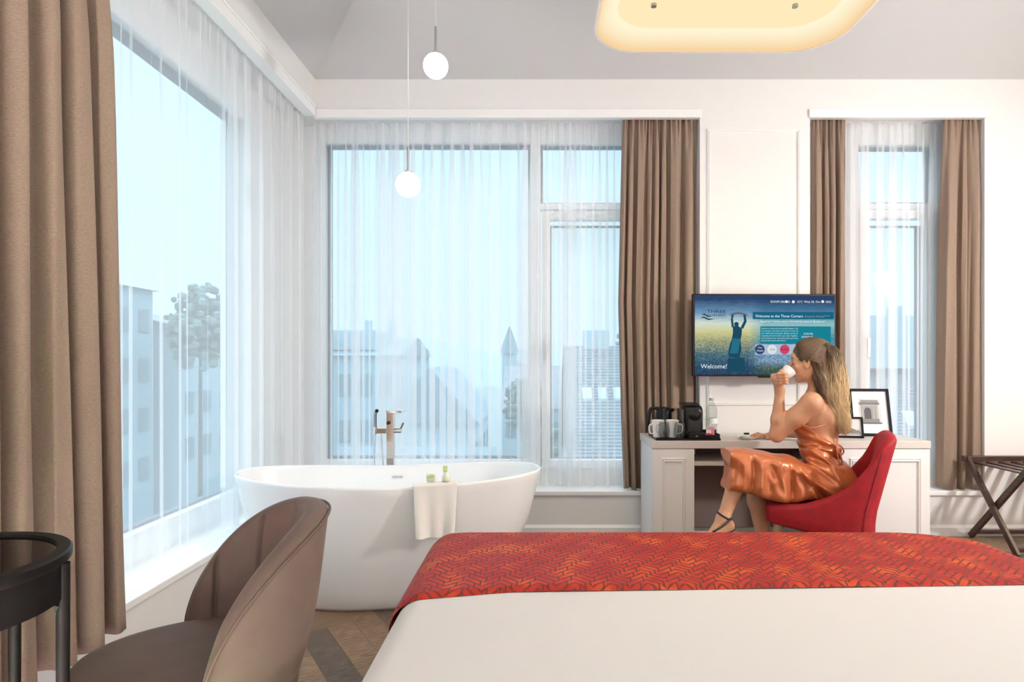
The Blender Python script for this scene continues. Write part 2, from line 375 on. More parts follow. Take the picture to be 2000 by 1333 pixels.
# left window: one long fixed light with a dark vertical edge by the corner
root = empty('window_3', (XG, 2.8, SILL), None, None); root['kind'] = 'structure'
fm = MB(); zb, zt = .445, 2.66; ya, yb = 1.1, 3.70; a0, a1 = XG-.05, XG+.04
fm.box(a0, a1, YL0, 3.74, ZB0, zb); fm.box(a0, a1, YL0, 3.74, zt, PEL); fm.box(a0, a1, YL0, ya, zb, zt); fm.box(a0, a1, yb, 3.74, zb, zt)
fm.build('window_frame', FRAMEW, root, bevel=.003)
gk = MB(); gk.box(XG-.05, XG-.01, yb-.035, yb, zb, zt); gk.box(XG-.05, XG-.01, ya, yb, zt-.035, zt); gk.box(XG-.05, XG-.01, ya, yb, zb, zb+.012); gk.build('gasket', GASKET, root, label='dark grey glazing edge')
gl = MB(); gl.add([(XG, ya, zb), (XG, yb, zb), (XG, yb, zt), (XG, ya, zt)], [(0,1,2,3)]); gl.build('pane', GLASS, root)

# ---------------- curtains ----------------
def curtain(name, p0, p1, nrm, ztop, zbot, folds, amp, m, label, cat='curtain', group=None, tight=0.35, fine=0, edges=None, solid=0, nv=44, seed=0, per=14, hem=0, lobe=False, spread=(.55, 1.1)):
    """pleated cloth from p0 to p1 (plan points), folds bulging along nrm"""
    r = np.random.default_rng(seed); p0 = np.array(p0, float); p1 = np.array(p1, float); nrm = np.array(nrm, float)
    nu = int(folds*per); W = np.linalg.norm(p1-p0); d = (p1-p0)/W
    ph = np.cumsum(r.uniform(.6, 1.4, nu+1)); 
    kk = np.array([0]+list(np.cumsum(r.uniform(.55, 1.45, folds)))); kk = kk/kk[-1]
    ss = np.linspace(0, 1, nu+1); phase = np.interp(ss, kk, np.arange(folds+1))*2*np.pi
    A = np.interp(ss, np.linspace(0, 1, folds+1), r.uniform(spread[0], spread[1], folds+1)); drift = r.uniform(-.5, .5, folds+1)
    P = []
    for i in range(nv+1):
        v = (i/nv)**1.15; z = ztop+(zbot-ztop)*v
        grow = .45+.55*min(1, v*5); fin = max(0, 1-v*9)
        dr = np.interp(ss, np.linspace(0, 1, folds+1), drift)*v*1.2*np.sin(np.pi*ss)
        q = phase+dr
        off = amp*grow*A*(np.sin(q)+.22*np.sin(2*q+1.3)) + fine*fin*np.sin(q*3.2+ss*7)
        if lobe:
            ql = q+.35*np.sin(q*.5+1.7); off = amp*(.35+.65*min(1, v*4))*A*(2*np.abs(np.sin(ql/2))**.75-1.1) + .006*np.sin(q*2.3+v*5+seed)*min(1, v*3) + fine*fin*np.sin(q*2.7+ss*5)
        al = ss*W + tight*amp*grow*A*np.sin(2*q+.4)
        e0, e1 = (0, 0) if edges is None else (interp(v, *edges[0]), interp(v, *edges[1]))
        al = e0 + al/W*(W+e1-e0)
        jz = (.006*np.sin(q*.5+seed) if i == nv else 0*ss)
        P.append([(p0[0]+d[0]*a+nrm[0]*o, p0[1]+d[1]*a+nrm[1]*o, z+jj) for a, o, jj in zip(al, off, jz)])
    mb = MB(); mb.grid(P); o = mb.build(name, m, smooth='all', solid=solid); tag(o, label, cat, group); return o
GSH, GBR = 'white sheer curtains over the windows', 'brown linen curtains'
curtain('sheer_curtain', (XL-.10, 1.3), (XL-.10, YW+.02), (1, 0), HEAD+.02, SILL+.004, 20, .028, SHEER, 'white sheer curtain over the long left-hand side window beside the bathtub', group=GSH, fine=.012, seed=3, tight=1.6, per=28, spread=(.25, 1.3))
curtain('sheer_curtain', (XL-.08, YW+.155), (R1R-.06, YW+.155), (0, 1), HEAD+.02, SILL+.004, 26, .024, SHEER, 'white sheer curtain over the wide window behind the bathtub', group=GSH, fine=.012, seed=5, tight=1.5, per=28, spread=(.25, 1.3))
kb = (YW+.15)/F
curtain('sheer_curtain', ((1648-VX)*kb, YW+.155), ((1848-VX)*kb, YW+.155), (0, 1), HEAD+.02, SILL+.004, 8, .022, SHEER, 'white sheer curtain over the narrow window behind the two photo frames', group=GSH, fine=.01, seed=9, tight=1.6, per=28, spread=(.3, 1.3))
kb = (YW+.045)/F
curtain('curtain', ((1216-VX)*kb, YW+.05), ((1367-VX)*kb-.02, YW+.05), (0, -1), HEAD+.02, SILL+.006, 8, .044, LINEN, 'brown linen curtain between the wide window and the television, behind the kettle',
        group=GBR, fine=.012, seed=12, solid=.003, per=30, tight=.18, lobe=True, edges=(([0, .15, .5, .8, 1], [0, -.01, -.03, -.01, .01]), ([0, .3, 1], [0, 0, .0])))
curtain('curtain', ((1584-VX)*kb+.01, YW+.05), ((1653-VX)*kb, YW+.05), (0, -1), HEAD+.02, SILL+.006, 4, .040, LINEN, 'brown linen curtain partly hidden behind the right end of the television',
        group=GBR, fine=.01, seed=21, solid=.003, per=30, tight=.18, lobe=True)
curtain('curtain', ((1844-VX)*kb, YW+.05), ((1923-VX)*kb-.02, YW+.05), (0, -1), HEAD+.02, SILL+.006, 3, .042, LINEN, 'brown linen curtain ending above the wooden luggage rack',
        group=GBR, fine=.01, seed=33, solid=.003, per=30, tight=.18, lobe=True, edges=(([0, .4, 1], [0, -.03, -.045]), ([0, 1], [0, .0])))
curtain('curtain', (XL+.085, 1.2), (XL+.085, 2.12), (1, 0), HEAD-.03, SILL-.02, 9, .058, LINEN, 'large brown linen curtain hanging behind the black round table',
        group=GBR, fine=.0, seed=52, solid=.004, spread=(.45, 1.3), per=40, tight=.18, lobe=True, edges=(([0, 1], [0, 0]), ([0, 1], [-.09, 0.01])))
# ---------------- bathtub, tap, towel ----------------
TC = Vector((-.747, 3.20, 0)); ta = math.radians(9.5); tu = Vector((math.cos(ta), math.sin(ta), 0)); tv = Vector((-math.sin(ta), math.cos(ta), 0))
def tub_pt(a, b, th, z, n=2.3):
    c, s_ = math.cos(th), math.sin(th)
    x = a*math.copysign(abs(c)**(2/n), c); y = b*math.copysign(abs(s_)**(2/n), s_)
    return x, y
def rim_z(x): return .603 + .045*max(0, (-x)/.77)**1.6 + .030*max(0, (x)/.77)**1.8
def build_tub():
    root = empty('bathtub', TC, 'white freestanding oval bathtub with raised ends in front of the corner windows', 'bathtub')
    N = 96; rs = []
    outer = [(0.0, .005, .50, .235), (.03, .02, .515, .247), (.10, .10, .545, .262), (.22, .2, .590, .279), (.40, .4, .655, .300), (.60, .62, .705, .313), (.80, .82, .74, .320), (.93, .95, .760, .326), (.985, 1, .770, .330), (1.0, 1, .7695, .3285), (1.008, 1, .764, .323), (1.0, 1, .757, .316)]
    inner = [(.97, .98, .752, .311), (.85, .85, .725, .295), (.6, .6, .66, .27), (.35, .35, .58, .235), (.24, .25, .50, .20), (.2, .21, .38, .14), (.195, .2, .01, .01)]
    def ring(t, _, a, b): 
        r = []
        for k in range(N):
            th = 2*math.pi*k/N; x, y = tub_pt(a, b, th, 0); z = t*rim_z(x/a*.77)
            lean = 0
            p = TC+tu*x+tv*y; r.append((p.x, p.y, z+.001))
        return r
    mb = MB(); mb.rings([ring(*q) for q in outer+inner], caps=False); c = len(mb.v)
    mb.f.append(tuple(range(N)))
    mb.build('basin', mat('tub_acrylic', (.90, .905, .91), .22, coat=.3), root, smooth='all')
    ov = MB(); p = TC+tu*.0+tv*.300; ov.obox(p+Vector((0,0,.545)), tu*.028, tv*.004, Vector((0,0,.006))); ov.build('overflow_slot', CHROME, root, bevel=.002, label='chrome overflow slot')
build_tub()
def tub_surface(x, z):               # outer front surface of the tub at local x and height z
    t = min(z/rim_z(x), 1); b = np.interp(t, [0, .1, .22, .4, .6, .8, .93, 1], [.235, .262, .279, .300, .313, .320, .326, .330]); a = np.interp(t, [0, .1, .22, .4, .6, .8, .93, 1], [.50, .545, .59, .655, .705, .74, .76, .77])
    return b*max(0, 1-(abs(x)/a)**2.3)**(1/2.3)
# towel over the front rim
xt0, xt1 = .108, .315
nu, nv = 36, 44; P = []
for i in range(nv+1):
    v = i/nv; row = []
    for j in range(nu+1):
        u = j/nu; x = xt0+(xt1-xt0)*u; rz = rim_z(x)+.012; yb = tub_surface(x, .58)
        if v < .12: s_ = (v/.12); y = -yb+.045-.03*s_; z = rz-.09*(1-s_)
        elif v < .2: s_ = (v-.12)/.08; th = math.pi*s_; y = -yb+.0155-.0*s_-.0155+.016*math.cos(th)-.001; z = rz+.010*math.sin(th)
        else:
            s_ = (v-.2)/.8; drop = .238*s_*(1+.05*u); z = rz-drop; y = -yb-.020-.035*s_**1.3-.012*s_*math.sin(u*7+1.2)-.008*s_*math.sin(u*15)
            x += (.014*s_ - .030*u*s_)
        p = TC+tu*x+tv*y; row.append((p.x, p.y, z))
    P.append(row)
mb = MB(); mb.grid(P); o = mb.build('towel', mat('towel_terry', (.86, .83, .79), .95, bump=(420, .25)), smooth='all', solid=.006, sub=1)
tag(o, 'small white hand towel hung over the front rim of the bathtub', 'towel')
# bath products standing on the towel
BT = mat('green_label_plastic', (.62, .78, .36), .35, noise=(60, .3)); BC = mat('frosted_bottle', (.80, .86, .70), .25)
p = TC+tu*.192+tv*(-.322); zt = rim_z(.08)+.029
root = empty('soap_packet', (p.x, p.y, zt), 'small pale green soap packet on the towel at the tub rim, the squat one', 'soap')
mb = MB(); mb.obox((p.x, p.y, zt+.02), tu*.022, tv*.014, Vector((0,0,.02))); mb.build('packet', BC, root, bevel=.006, smooth=True)
mb = MB(); mb.obox((p.x-.004, p.y-.0, zt+.026), tu*.0165, tv*.0148, Vector((0,0,.009))); mb.build('label', BT, root, label='green printed label')
p = TC+tu*.262+tv*(-.318)
root = empty('shampoo_bottle', (p.x, p.y, zt), 'taller pale green shampoo bottle on the towel at the tub rim', 'bottle')
mb = MB(); mb.lathe([(.019, 0), (.020, .004), (.019, .02), (.012, .036), (.008, .042)], (p.x, p.y, zt), n=20); mb.build('body', BC, root, smooth=True)
mb = MB(); mb.obox((p.x-.004, p.y, zt+.056), tu*.011, tv*.007, Vector((0,0,.015))); mb.build('cap', BT, root, bevel=.002, label='green cap')
# floor-standing bath tap
ty = 3.66; root = empty('bath_tap', (at(763, 850, ty).x, ty, 0), 'chrome freestanding bath tap with hand shower behind the bathtub', 'tap')
COP = mat('chrome_column', (.78, .66, .58), .12, metal=1)
k = ty/F; c = at(763, 850, ty)
mb = MB(); mb.box(c.x-7*k, c.x+7*k, ty-.02, ty+.02, 0, at(0, 804, ty).z); mb.box(c.x-9*k, c.x+9*k, ty-.04, ty+.04, 0, .012); mb.build('column', COP, root, bevel=.002, label='square polished column')
mb = MB(); mb.box(at(735, 0, ty).x, at(758, 0, ty).x, ty-.012, ty+.012, at(0, 847, ty).z, at(0, 837, ty).z); mb.build('shower_bracket', COP, root, bevel=.002)
mb = MB(); mb.cyl(at(733, 848, ty-.01), at(733, 834, ty-.01), .013); mb.build('shower_holder', CHROME, root, smooth=True)
mb = MB(); mb.tube([at(733, 838, ty-.01), at(733, 812, ty-.015), at(735, 803, ty-.02)], .009); mb.build('hand_shower', mat('smoked_chrome', (.32, .30, .31), .15, metal=1), root, smooth=True)
mb = MB(); mb.sphere(at(736, 803, ty-.025), .011, n=16); mb.build('shower_head', BLACK, root, smooth=True)
mb = MB(); mb.tube(bez([at(733, 848, ty-.01), at(731, 890, ty-.01), at(733, 940, ty-.02), at(742, 962, ty-.02), at(749, 930, ty-.01), at(746, 880, ty), at(744, 848, ty)], 60), .0045, 8); mb.build('shower_hose', CHROME, root, smooth=True)
mb = MB(); mb.box(at(764, 0, ty).x, at(794, 0, ty).x, ty-.13, ty-.0, at(0, 804, ty).z, at(0, 799, ty).z); mb.build('spout', CHROME, root, bevel=.002, label='flat chrome spout')
mb = MB(); mb.cyl(at(768, 841, ty), at(784, 841, ty), .016); mb.bar(at(781, 841, ty), at(788, 826, ty-.03), .008, .008); mb.build('lever_handle', CHROME, root, smooth=True)
mb = MB(); mb.cyl(at(758, 827, ty-.02), at(758, 827, ty-.035), .010); mb.build('diverter_knob', BLACK, root, smooth=True)

# ---------------- pendants ----------------
GLOBE = emit_mat('globe_glow', (1.0, .94, .86), 7.0); CORD = mat('pale_cord', (.75, .72, .68), .5); ROD = mat('brushed_nickel', (.42, .42, .42), .35, metal=.8)
def ceil_z(x, y): return min(ZF, ZT+SLOPE*min(YW-y, x-XL))
def pendant(px, py, Y, rod_top, label):
    c = at(px, py, Y); r = .0655*Y/3.25
    zc = ceil_z(c.x, c.y)
    root = empty('pendant_lamp', (c.x, c.y, zc), label, 'lamp', 'pendant lamps over the bathtub')
    mb = MB(); mb.sphere(c, r, 32); mb.build('globe', GLOBE, root, smooth='all')
    zt = at(px, rod_top, Y).z
    mb = MB(); mb.cyl((c.x, c.y, c.z+r-.003), (c.x, c.y, zt), .0065, n=12); mb.cyl((c.x, c.y, c.z+r-.006), (c.x, c.y, c.z+r+.008), .016); mb.build('rod', ROD, root, smooth=True)
    mb = MB(); mb.cyl((c.x, c.y, zt), (c.x, c.y, zc), .0022, n=8); mb.build('cord', CORD, root)
    mb = MB(); mb.cyl((c.x, c.y, zc-.03), (c.x, c.y, zc+.02), .045); mb.build('ceiling_rose', TRIM, root, smooth=True)
    l = bpy.data.lights.new('bulb', 'POINT'); l.energy = 5; l.color = (1, .85, .68); l.shadow_soft_size = r
    return root
pendant(797, 361, 3.22, 288, 'lower glowing globe pendant lamp hanging in front of the window')
pendant(851, 129, 3.22, 52, 'upper glowing globe pendant lamp hanging against the grey ceiling')

# ---------------- large ceiling lamp: shallow luminous tray ----------------
zr = 2.75; dz = zr-EYE; Yf = F*dz/(VY-104); Yn = Yf-1.35; lx0 = dz*.170; lx1 = dz*.945
root = empty('ceiling_lamp', ((lx0+lx1)/2, (Yf+Yn)/2, zr), 'large rounded rectangular ceiling lamp glowing warm yellow', 'lamp')
def rrect(inset, z, n=12, R=.24):
    a0, a1, b0, b1 = lx0+inset, lx1-inset, Yn+inset, Yf-inset; r = max(R-inset*.6, .05); o = []
    for cx, cy, s0 in ((a1-r, b1-r, 0), (a0+r, b1-r, 90), (a0+r, b0+r, 180), (a1-r, b0+r, 270)):
        for i in range(n+1):
            t = math.radians(s0+90*i/n); o.append((cx+r*math.cos(t), cy+r*math.sin(t), z))
    return o
def glow(name, c0, c1, z0, z1, s):
    m = bpy.data.materials.new(name); m.use_nodes = True; t = m.node_tree; t.nodes.clear()
    o = t.nodes.new('ShaderNodeOutputMaterial'); e = t.nodes.new('ShaderNodeEmission'); g_ = t.nodes.new('ShaderNodeNewGeometry'); sp = t.nodes.new('ShaderNodeSeparateXYZ'); mr = t.nodes.new('ShaderNodeMapRange'); mx = t.nodes.new('ShaderNodeMix'); mx.data_type = 'RGBA'
    mr.inputs[1].default_value = z0; mr.inputs[2].default_value = z1; mx.inputs[6].default_value = (*c0, 1); mx.inputs[7].default_value = (*c1, 1); e.inputs[1].default_value = s
    t.links.new(g_.outputs['Position'], sp.inputs[0]); t.links.new(sp.outputs['Z'], mr.inputs[0]); t.links.new(mr.outputs[0], mx.inputs[0]); t.links.new(mx.outputs[2], e.inputs[0]); t.links.new(e.outputs[0], o.inputs[0]); return m
mb = MB(); mb.rings([rrect(.012, zr+.002), rrect(.016, zr+.016), rrect(.030, zr+.036), rrect(.055, zr+.054), rrect(.085, zr+.066), rrect(.105, zr+.070)], caps=False); mb.build('lamp_shade', glow('shade_glow', (.95, .66, .36), (1.0, .92, .66), zr+.012, zr+.066, 1.0), root, smooth='all')
mb = MB(); mb.add(rrect(.102, zr+.070), [tuple(range(52))]); mb.add(rrect(.102, zr+.072), [tuple(range(52))]); mb.build('diffuser', emit_mat('diffuser_glow', (1.0, .83, .50), 1.0), root)
mb = MB(); mb.rings([rrect(.012, zr), rrect(0, zr), rrect(-.002, zr+.015), rrect(.02, zr+.06), rrect(.07, zr+.09), rrect(.2, zr+.095)], caps=False); mb.add(rrect(.2, zr+.095), [tuple(range(52))]); mb.build('outer_shell', mat('lamp_shell', (.85, .80, .74), .5), root, smooth=True)
for px, py in ((1277, 8), (1553, 9)):
    z = zr+.070; Y = F*(z-EYE)/(VY-py); q = at(px, py, Y)
    mb = MB(); mb.cyl((q.x, q.y, z-.012), (q.x, q.y, z+.002), .013); mb.build('fixing_screw', ROD, root, smooth=True)
for x, y in ((lx0+.3, Yf-.35), (lx1-.3, Yf-.35), (lx0+.3, Yn+.35), (lx1-.3, Yn+.35)):
    mb = MB(); mb.cyl((x, y, zr+.095), (x, y, ceil_z(x, y)), .004, n=8); mb.build('suspension_wire', ROD, root)
# the lamp's own light
l = area('ceiling_lamp_light', ((lx0+lx1)/2, (Yf+Yn)/2, zr-.02), ((lx0+lx1)/2, (Yf+Yn)/2+.01, 0), .8, 16, (1, .78, .5))

# ---------------- bed ----------------
BZ = .56; bx0, bx1, byf, byn = -.385, 1.60, 2.335, .25
def bed_sheet(name, z, x0, x1, y0, y1, drop, m, parent, R=.13, rr=.07, wav=0, label=None):
    """cloth over the mattress: rounded corners in plan, rounded edge, hanging drop"""
    def plan(ins):
        o = []; n = 10
        for cx, cy, s0, Rc in ((x1, y1, 0, .36), (x0, y1, 90, R), (x0, y0, 180, R), (x1, y0, 270, R)):
            r = max(Rc-ins, .02); cx += (ins+r)*(1 if s0 in (90, 180) else -1); cy += (ins+r)*(1 if s0 >= 180 else -1)
            for i in range(n+1):
                t = math.radians(s0+90*i/n); o.append((cx+r*math.cos(t), cy+r*math.sin(t)))
        return o
    rings = [[(x, y, z-drop) for x, y in plan(-.02)]]
    for i in range(9):
        t = math.pi/2*i/8; rings.append([(x, y, z-rr+rr*math.sin(t)) for x, y in plan(rr*(1-math.cos(t)))])
    mb = MB(); mb.rings(rings, caps=False); mb.f.append(tuple(len(mb.v)-44+i for i in range(44))); return mb
root = empty('bed', ((bx0+bx1)/2, (byf+byn)/2, 0), 'wide bed with plain white duvet in the near foreground', 'bed')
SHEET = mat('white_cotton', (.67, .65, .64), .9, bump=(500, .08))
bed_sheet('d', BZ, bx0+.005, bx1-.01, byn, byf-.01, .34, SHEET, root).build('duvet', SHEET, root, smooth=True)
mb = MB(); mb.box(bx0+.05, bx1-.05, byn+.03, byf-.06, .10, .30); mb.build('bed_base', mat('bed_base_fabric', (.25, .2, .17), .9), root, bevel=.01)
for x in (bx0+.15, bx1-.15):
    for y in (byn+.15, byf-.2):
        mb = MB(); mb.cyl((x, y, 0), (x, y, .1), .03); mb.build('leg', DWOOD, root, smooth=True)
# runner
def runner_mat():
    m = bpy.data.materials.new('runner_weave'); m.use_nodes = True; t = m.node_tree; b = t.nodes['Principled BSDF']; b.inputs['Roughness'].default_value = .6; b.inputs['Specular IOR Level'].default_value = .25
    def N(op, a, b_=None, c=None):
        n = t.nodes.new('ShaderNodeMath'); n.operation = op
        for i, q in enumerate((a, b_, c)):
            if q is None: continue
            if isinstance(q, (int, float)): n.inputs[i].default_value = q
            else: t.links.new(q, n.inputs[i])
        return n.outputs[0]
    uv = t.nodes.new('ShaderNodeUVMap'); sp = t.nodes.new('ShaderNodeSeparateXYZ'); t.links.new(uv.outputs[0], sp.inputs[0]); U, V = sp.outputs[0], sp.outputs[1]
    # interlocking key pattern: two families of zigzag lines, alternating in staggered cells
    P = .052
    cx = N('FLOOR', N('DIVIDE', U, P)); tri = N('PINGPONG', U, P)                     # 0..P triangle
    zz = N('MULTIPLY', tri, .95)
    par = N('MODULO', N('ABSOLUTE', cx), 2.0)
    v2 = N('ADD', V, zz)
    row = N('FLOOR', N('DIVIDE', v2, .040)); rpar = N('MODULO', N('ABSOLUTE', row), 2.0)
    s1 = N('PINGPONG', v2, .0150)                                                      # thin parallel lines
    line = N('LESS_THAN', s1, .0045)
    # breaks joining neighbouring lines
    f = N('FRACT', N('DIVIDE', N('ADD', U, N('MULTIPLY', N('FLOOR', N('DIVIDE', v2, .030)), .037)), P))
    brk = N('MULTIPLY', N('GREATER_THAN', f, .80), N('LESS_THAN', f, .90))
    gap = N('GREATER_THAN', f, .92)
    pat = N('MAXIMUM', N('MULTIPLY', line, N('SUBTRACT', 1.0, gap)), brk)
    ns = t.nodes.new('ShaderNodeTexNoise'); ns.inputs['Scale'].default_value = 9; ns.inputs['Detail'].default_value = 3; t.links.new(uv.outputs[0], ns.inputs['Vector'])
    r = t.nodes.new('ShaderNodeValToRGB'); e = r.color_ramp.elements
    e[0].position = .36; e[0].color = (.36, .016, .012, 1); e[1].position = .66; e[1].color = (.60, .085, .012, 1); q = e.new(.52); q.color = (.44, .028, .014, 1)
    t.links.new(ns.outputs['Fac'], r.inputs[0])
    mx = t.nodes.new('ShaderNodeMix'); mx.data_type = 'RGBA'; mx.inputs[7].default_value = (.15, .024, .016, 1)
    t.links.new(pat, mx.inputs[0]); t.links.new(r.outputs[0], mx.inputs[6]); t.links.new(mx.outputs[2], b.inputs['Base Color'])
    bp = t.nodes.new('ShaderNodeBump'); bp.inputs['Strength'].default_value = .5; bp.inputs['Distance'].default_value = .003; bp.invert = True
    t.links.new(pat, bp.inputs['Height']); t.links.new(bp.outputs[0], b.inputs['Normal']); return m
def build_runner():
    # cross section across the bed (s, arc coordinate) and along it
    rr = .085; W = bx1-bx0; drop = .27; n_arc = 10; prof = []
    e = .012
    prof.append((bx0-e-.012, BZ-rr-drop)); prof.append((bx0-e-.006, BZ-rr-drop*.5)); 
    for i in range(n_arc+1): t = math.pi/2*i/n_arc; prof.append((bx0-e+(rr)*(1-math.cos(t)), BZ+e-rr+rr*math.sin(t)))
    for i in range(1, 40): prof.append((bx0+rr+(W-2*rr)*i/40, BZ+e))
    for i in range(n_arc+1): t = math.pi/2*(1-i/n_arc); prof.append((bx1+e-(rr)*(1-math.cos(t)), BZ+e-rr+rr*math.sin(t)))
    prof.append((bx1+e+.006, BZ-rr-drop*.5)); prof.append((bx1+e+.012, BZ-rr-drop))
    ss = [0]; 
    for a, b in zip(prof, prof[1:]): ss.append(ss[-1]+math.dist(a, b))
    yn = lambda x: np.interp(x, [bx0, bx0+.1, bx0+.3, bx1], [1.635, 1.655, 1.70, 1.765])
    rows = 34; P = []; UV = []
    ycs = [0]*0
    yy = [(i/rows) for i in range(rows+1)]; over = [(math.pi/2*i/8) for i in range(1, 9)]
    for q in yy+[('o', t) for t in over]+[('d', 1)]:
        row = []; uvr = []
        for (x, z), s_ in zip(prof, ss):
            # plan corner rounding at the foot
            dx = max(0, (bx0+.13)-x, x-(bx1-.33)); R = .13 if x < 0 else .33
            yf = byf - rr - (R-math.sqrt(max(R*R-min(dx, R)**2, 0)))*.8
            y0 = yn(x)
            if isinstance(q, tuple):
                if q[0] == 'o': y = yf+rr*math.sin(q[1]); zz = z-(rr)*(1-math.cos(q[1]))
                else: y = yf+rr+.01; zz = z-rr-.22
                zz = max(zz, BZ-.34) ; dist = rr*(q[1] if q[0] == 'o' else math.pi/2)+(.22 if q[0] == 'd' else 0)
                row.append((x, y, zz)); uvr.append((s_, yf+dist))
            else:
                y = y0+(yf-y0)*q
                lift = .0012*math.sin(x*9+y*4)+.001*math.sin(x*23-y*11)
                row.append((x, y, z+lift+(-.010 if q == 0 else 0))); uvr.append((s_, y))
        P.append(row); UV += uvr
    mb = MB(); mb.grid(P)
    me_uv = UV
    o = mb.build('bed_runner', runner_mat(), smooth='all'); me = o.data
    ul = me.uv_layers.new(name='UVMap')
    for l in me.loops: ul.data[l.index].uv = me_uv[l.vertex_index]
    tag(o, 'red and orange bed runner with a zigzag pattern across the foot of the bed', 'bed runner')
build_runner()

# ---------------- desk ----------------
DZ = .712; dy0, dy1 = 3.775, YW-.03; dx0, dx1 = .700, 2.418
LAM = mat('desk_greige_laminate', (.70, .64, .60), .4, noise=(25, .05), stretch=(1, 8, 8)); LACQ = mat('desk_white_lacquer', (.86, .845, .84), .35)
root = empty('desk', ((dx0+dx1)/2, (dy0+dy1)/2, 0), 'long white panelled writing desk along the back wall under the television', 'desk')
mb = MB(); mb.box(dx0, dx1, dy0, dy1, DZ-.046, DZ); mb.build('desktop', LAM, root, bevel=.002, label='pale greige desktop')
cw = .265; rx = 1.86
def cab(x0, x1):
    m_ = MB(); zt_ = DZ-.047; m_.box(x0, x1, dy0+.02, dy1-.02, .03, zt_); m_.box(x0+.02, x1-.02, dy0+.05, dy1-.05, 0, .03); c = m_.build('cabinet', LACQ, root, bevel=.002)
    d = MB(); d.box(x0+.003, x1-.002, dy0+.002, dy0+.02, .035, zt_-.003)
    moulding(d, x0+.055, x1-.055, .085, zt_-.055, .028, dy0+.003); dd = d.build('door', LACQ, c)
cab(dx0+.004, dx0+cw); cab(rx, dx1-.004)
mb = MB(); mb.box(dx0+cw, rx, dy0+.03, dy1-.02, .555, .58); mb.build('shelf', LAM, root, bevel=.002)
mb = MB(); mb.box(dx0+cw, rx, dy1-.035, dy1-.02, .08, DZ-.047); mb.build('shade_panel', mat('desk_shade_brown', (.22, .16, .14), .6), root, label='brown sheet in place of shade')  # dark sheet stands for the shade in the open desk
for z in (.63, .53): 
    mb = MB(); mb.box(dx0+cw-.001, dx0+cw+.006, dy0+.01, dy0+.03, z-.0, z+.03); mb.build('hinge', CHROME, root)

# ---------------- things on the desk ----------------
TR = DZ
def dk(px, Y): return (px-VX)*Y/F
# tray
ty0, ty1 = 3.80, 4.06; root = empty('serving_tray', (1.02, 3.93, DZ), 'black serving tray on the left end of the desk holding cups and coffee machine', 'tray')
mb = MB(); tx0, tx1 = dk(1281, 3.8), dk(1408, 3.8)
mb.box(tx0, tx1, ty0, ty1, DZ, DZ+.006); mb.build('tray_base', BLACK, root, bevel=.002)
mb = MB(); mb.box(tx0, tx1, ty0, ty0+.006, DZ+.006, DZ+.012); mb.box(tx0, tx1, ty1-.006, ty1, DZ+.006, DZ+.012); mb.box(tx0, tx0+.006, ty0+.006, ty1-.006, DZ+.006, DZ+.012); mb.box(tx1-.006, tx1, ty0+.006, ty1-.006, DZ+.006, DZ+.012); mb.build('tray_rim', BLACK, root)
TZ = DZ+.007
# kettle
ky = 4.0; kx = dk(1296, ky); kk_ = ky/F
root = empty('kettle', (kx, ky, TZ), 'black electric kettle behind the white mugs on the tray', 'kettle')
mb = MB(); mb.lathe([(.058, .018), (.060, .025), (.058, .06), (.053, .12), (.048, .165), (.046, .172), (.036, .184), (.012, .188), (.001, .188)], (kx, ky, TZ), n=36); mb.build('body', BLACK, root, smooth=True)
mb = MB(); mb.lathe([(.062, 0), (.066, .003), (.066, .012), (.06, .017), (.001, .017)], (kx, ky, TZ), n=36); mb.build('power_base', BLACK, root, smooth=True)
mb = MB(); mb.rings([[(kx+.035, ky-.018, TZ+.135), (kx+.035, ky+.018, TZ+.135), (kx+.035, ky+.018, TZ+.178), (kx+.035, ky-.018, TZ+.178)], [(kx+.070, ky-.004, TZ+.165), (kx+.070, ky+.004, TZ+.165), (kx+.070, ky+.004, TZ+.176), (kx+.070, ky-.004, TZ+.176)]]); mb.build('spout', BLACK, root, bevel=.002)
mb = MB(); pts = bez([(kx-.030, ky-.01, TZ+.178), (kx-.075, ky-.012, TZ+.178), (kx-.092, ky-.013, TZ+.160), (kx-.100, ky-.014, TZ+.10), (kx-.107, ky-.015, TZ+.04)], 20); mb.tube(pts, [.010]*6+[.012]*8+[.011]*6, 12); mb.build('handle', BLACK, root, smooth=True)
# white mugs
def mug(px, py, Y, name, m, label, group, h=.110, r0=.030, r1=.042, hang=0):
    x = dk(px, Y); root = empty(name, (x, Y, TZ), label, 'mug', group)
    mb = MB(); mb.lathe([(r0-.004, 0), (r0, .003), ((r0+r1)/2-.001, h*.5), (r1, h), (r1-.003, h+.001), ((r0+r1)/2-.004, h*.5), (r0-.004, .008), (.001, .006)], (x, Y, TZ), n=32); mb.build('bowl', m, root, smooth=True)
    a = math.radians(hang); dx, dy = math.cos(a), math.sin(a); rm = (r0+r1)/2
    mb = MB(); mb.tube(bez([(x+dx*(rm+.002), Y+dy*(rm+.002), TZ+h*.78), (x+dx*(rm+.022), Y+dy*(rm+.022), TZ+h*.74), (x+dx*(rm+.028), Y+dy*(rm+.028), TZ+h*.5), (x+dx*(rm+.018), Y+dy*(rm+.018), TZ+h*.26), (x+dx*(rm-.004), Y+dy*(rm-.004), TZ+h*.22)], 20), .0045, 8); mb.build('handle', m, root, smooth=True)
    return root
PORC = mat('porcelain', (.88, .86, .85), .15)
mug(1285, 0, 3.90, 'mug', PORC, 'white porcelain mug in front of the kettle handle, nearest the desk end', 'white mugs on the tray', hang=200)
mug(1313, 0, 3.905, 'mug', PORC, 'white porcelain mug beside the coffee machine, handle towards it', 'white mugs on the tray', hang=-15)
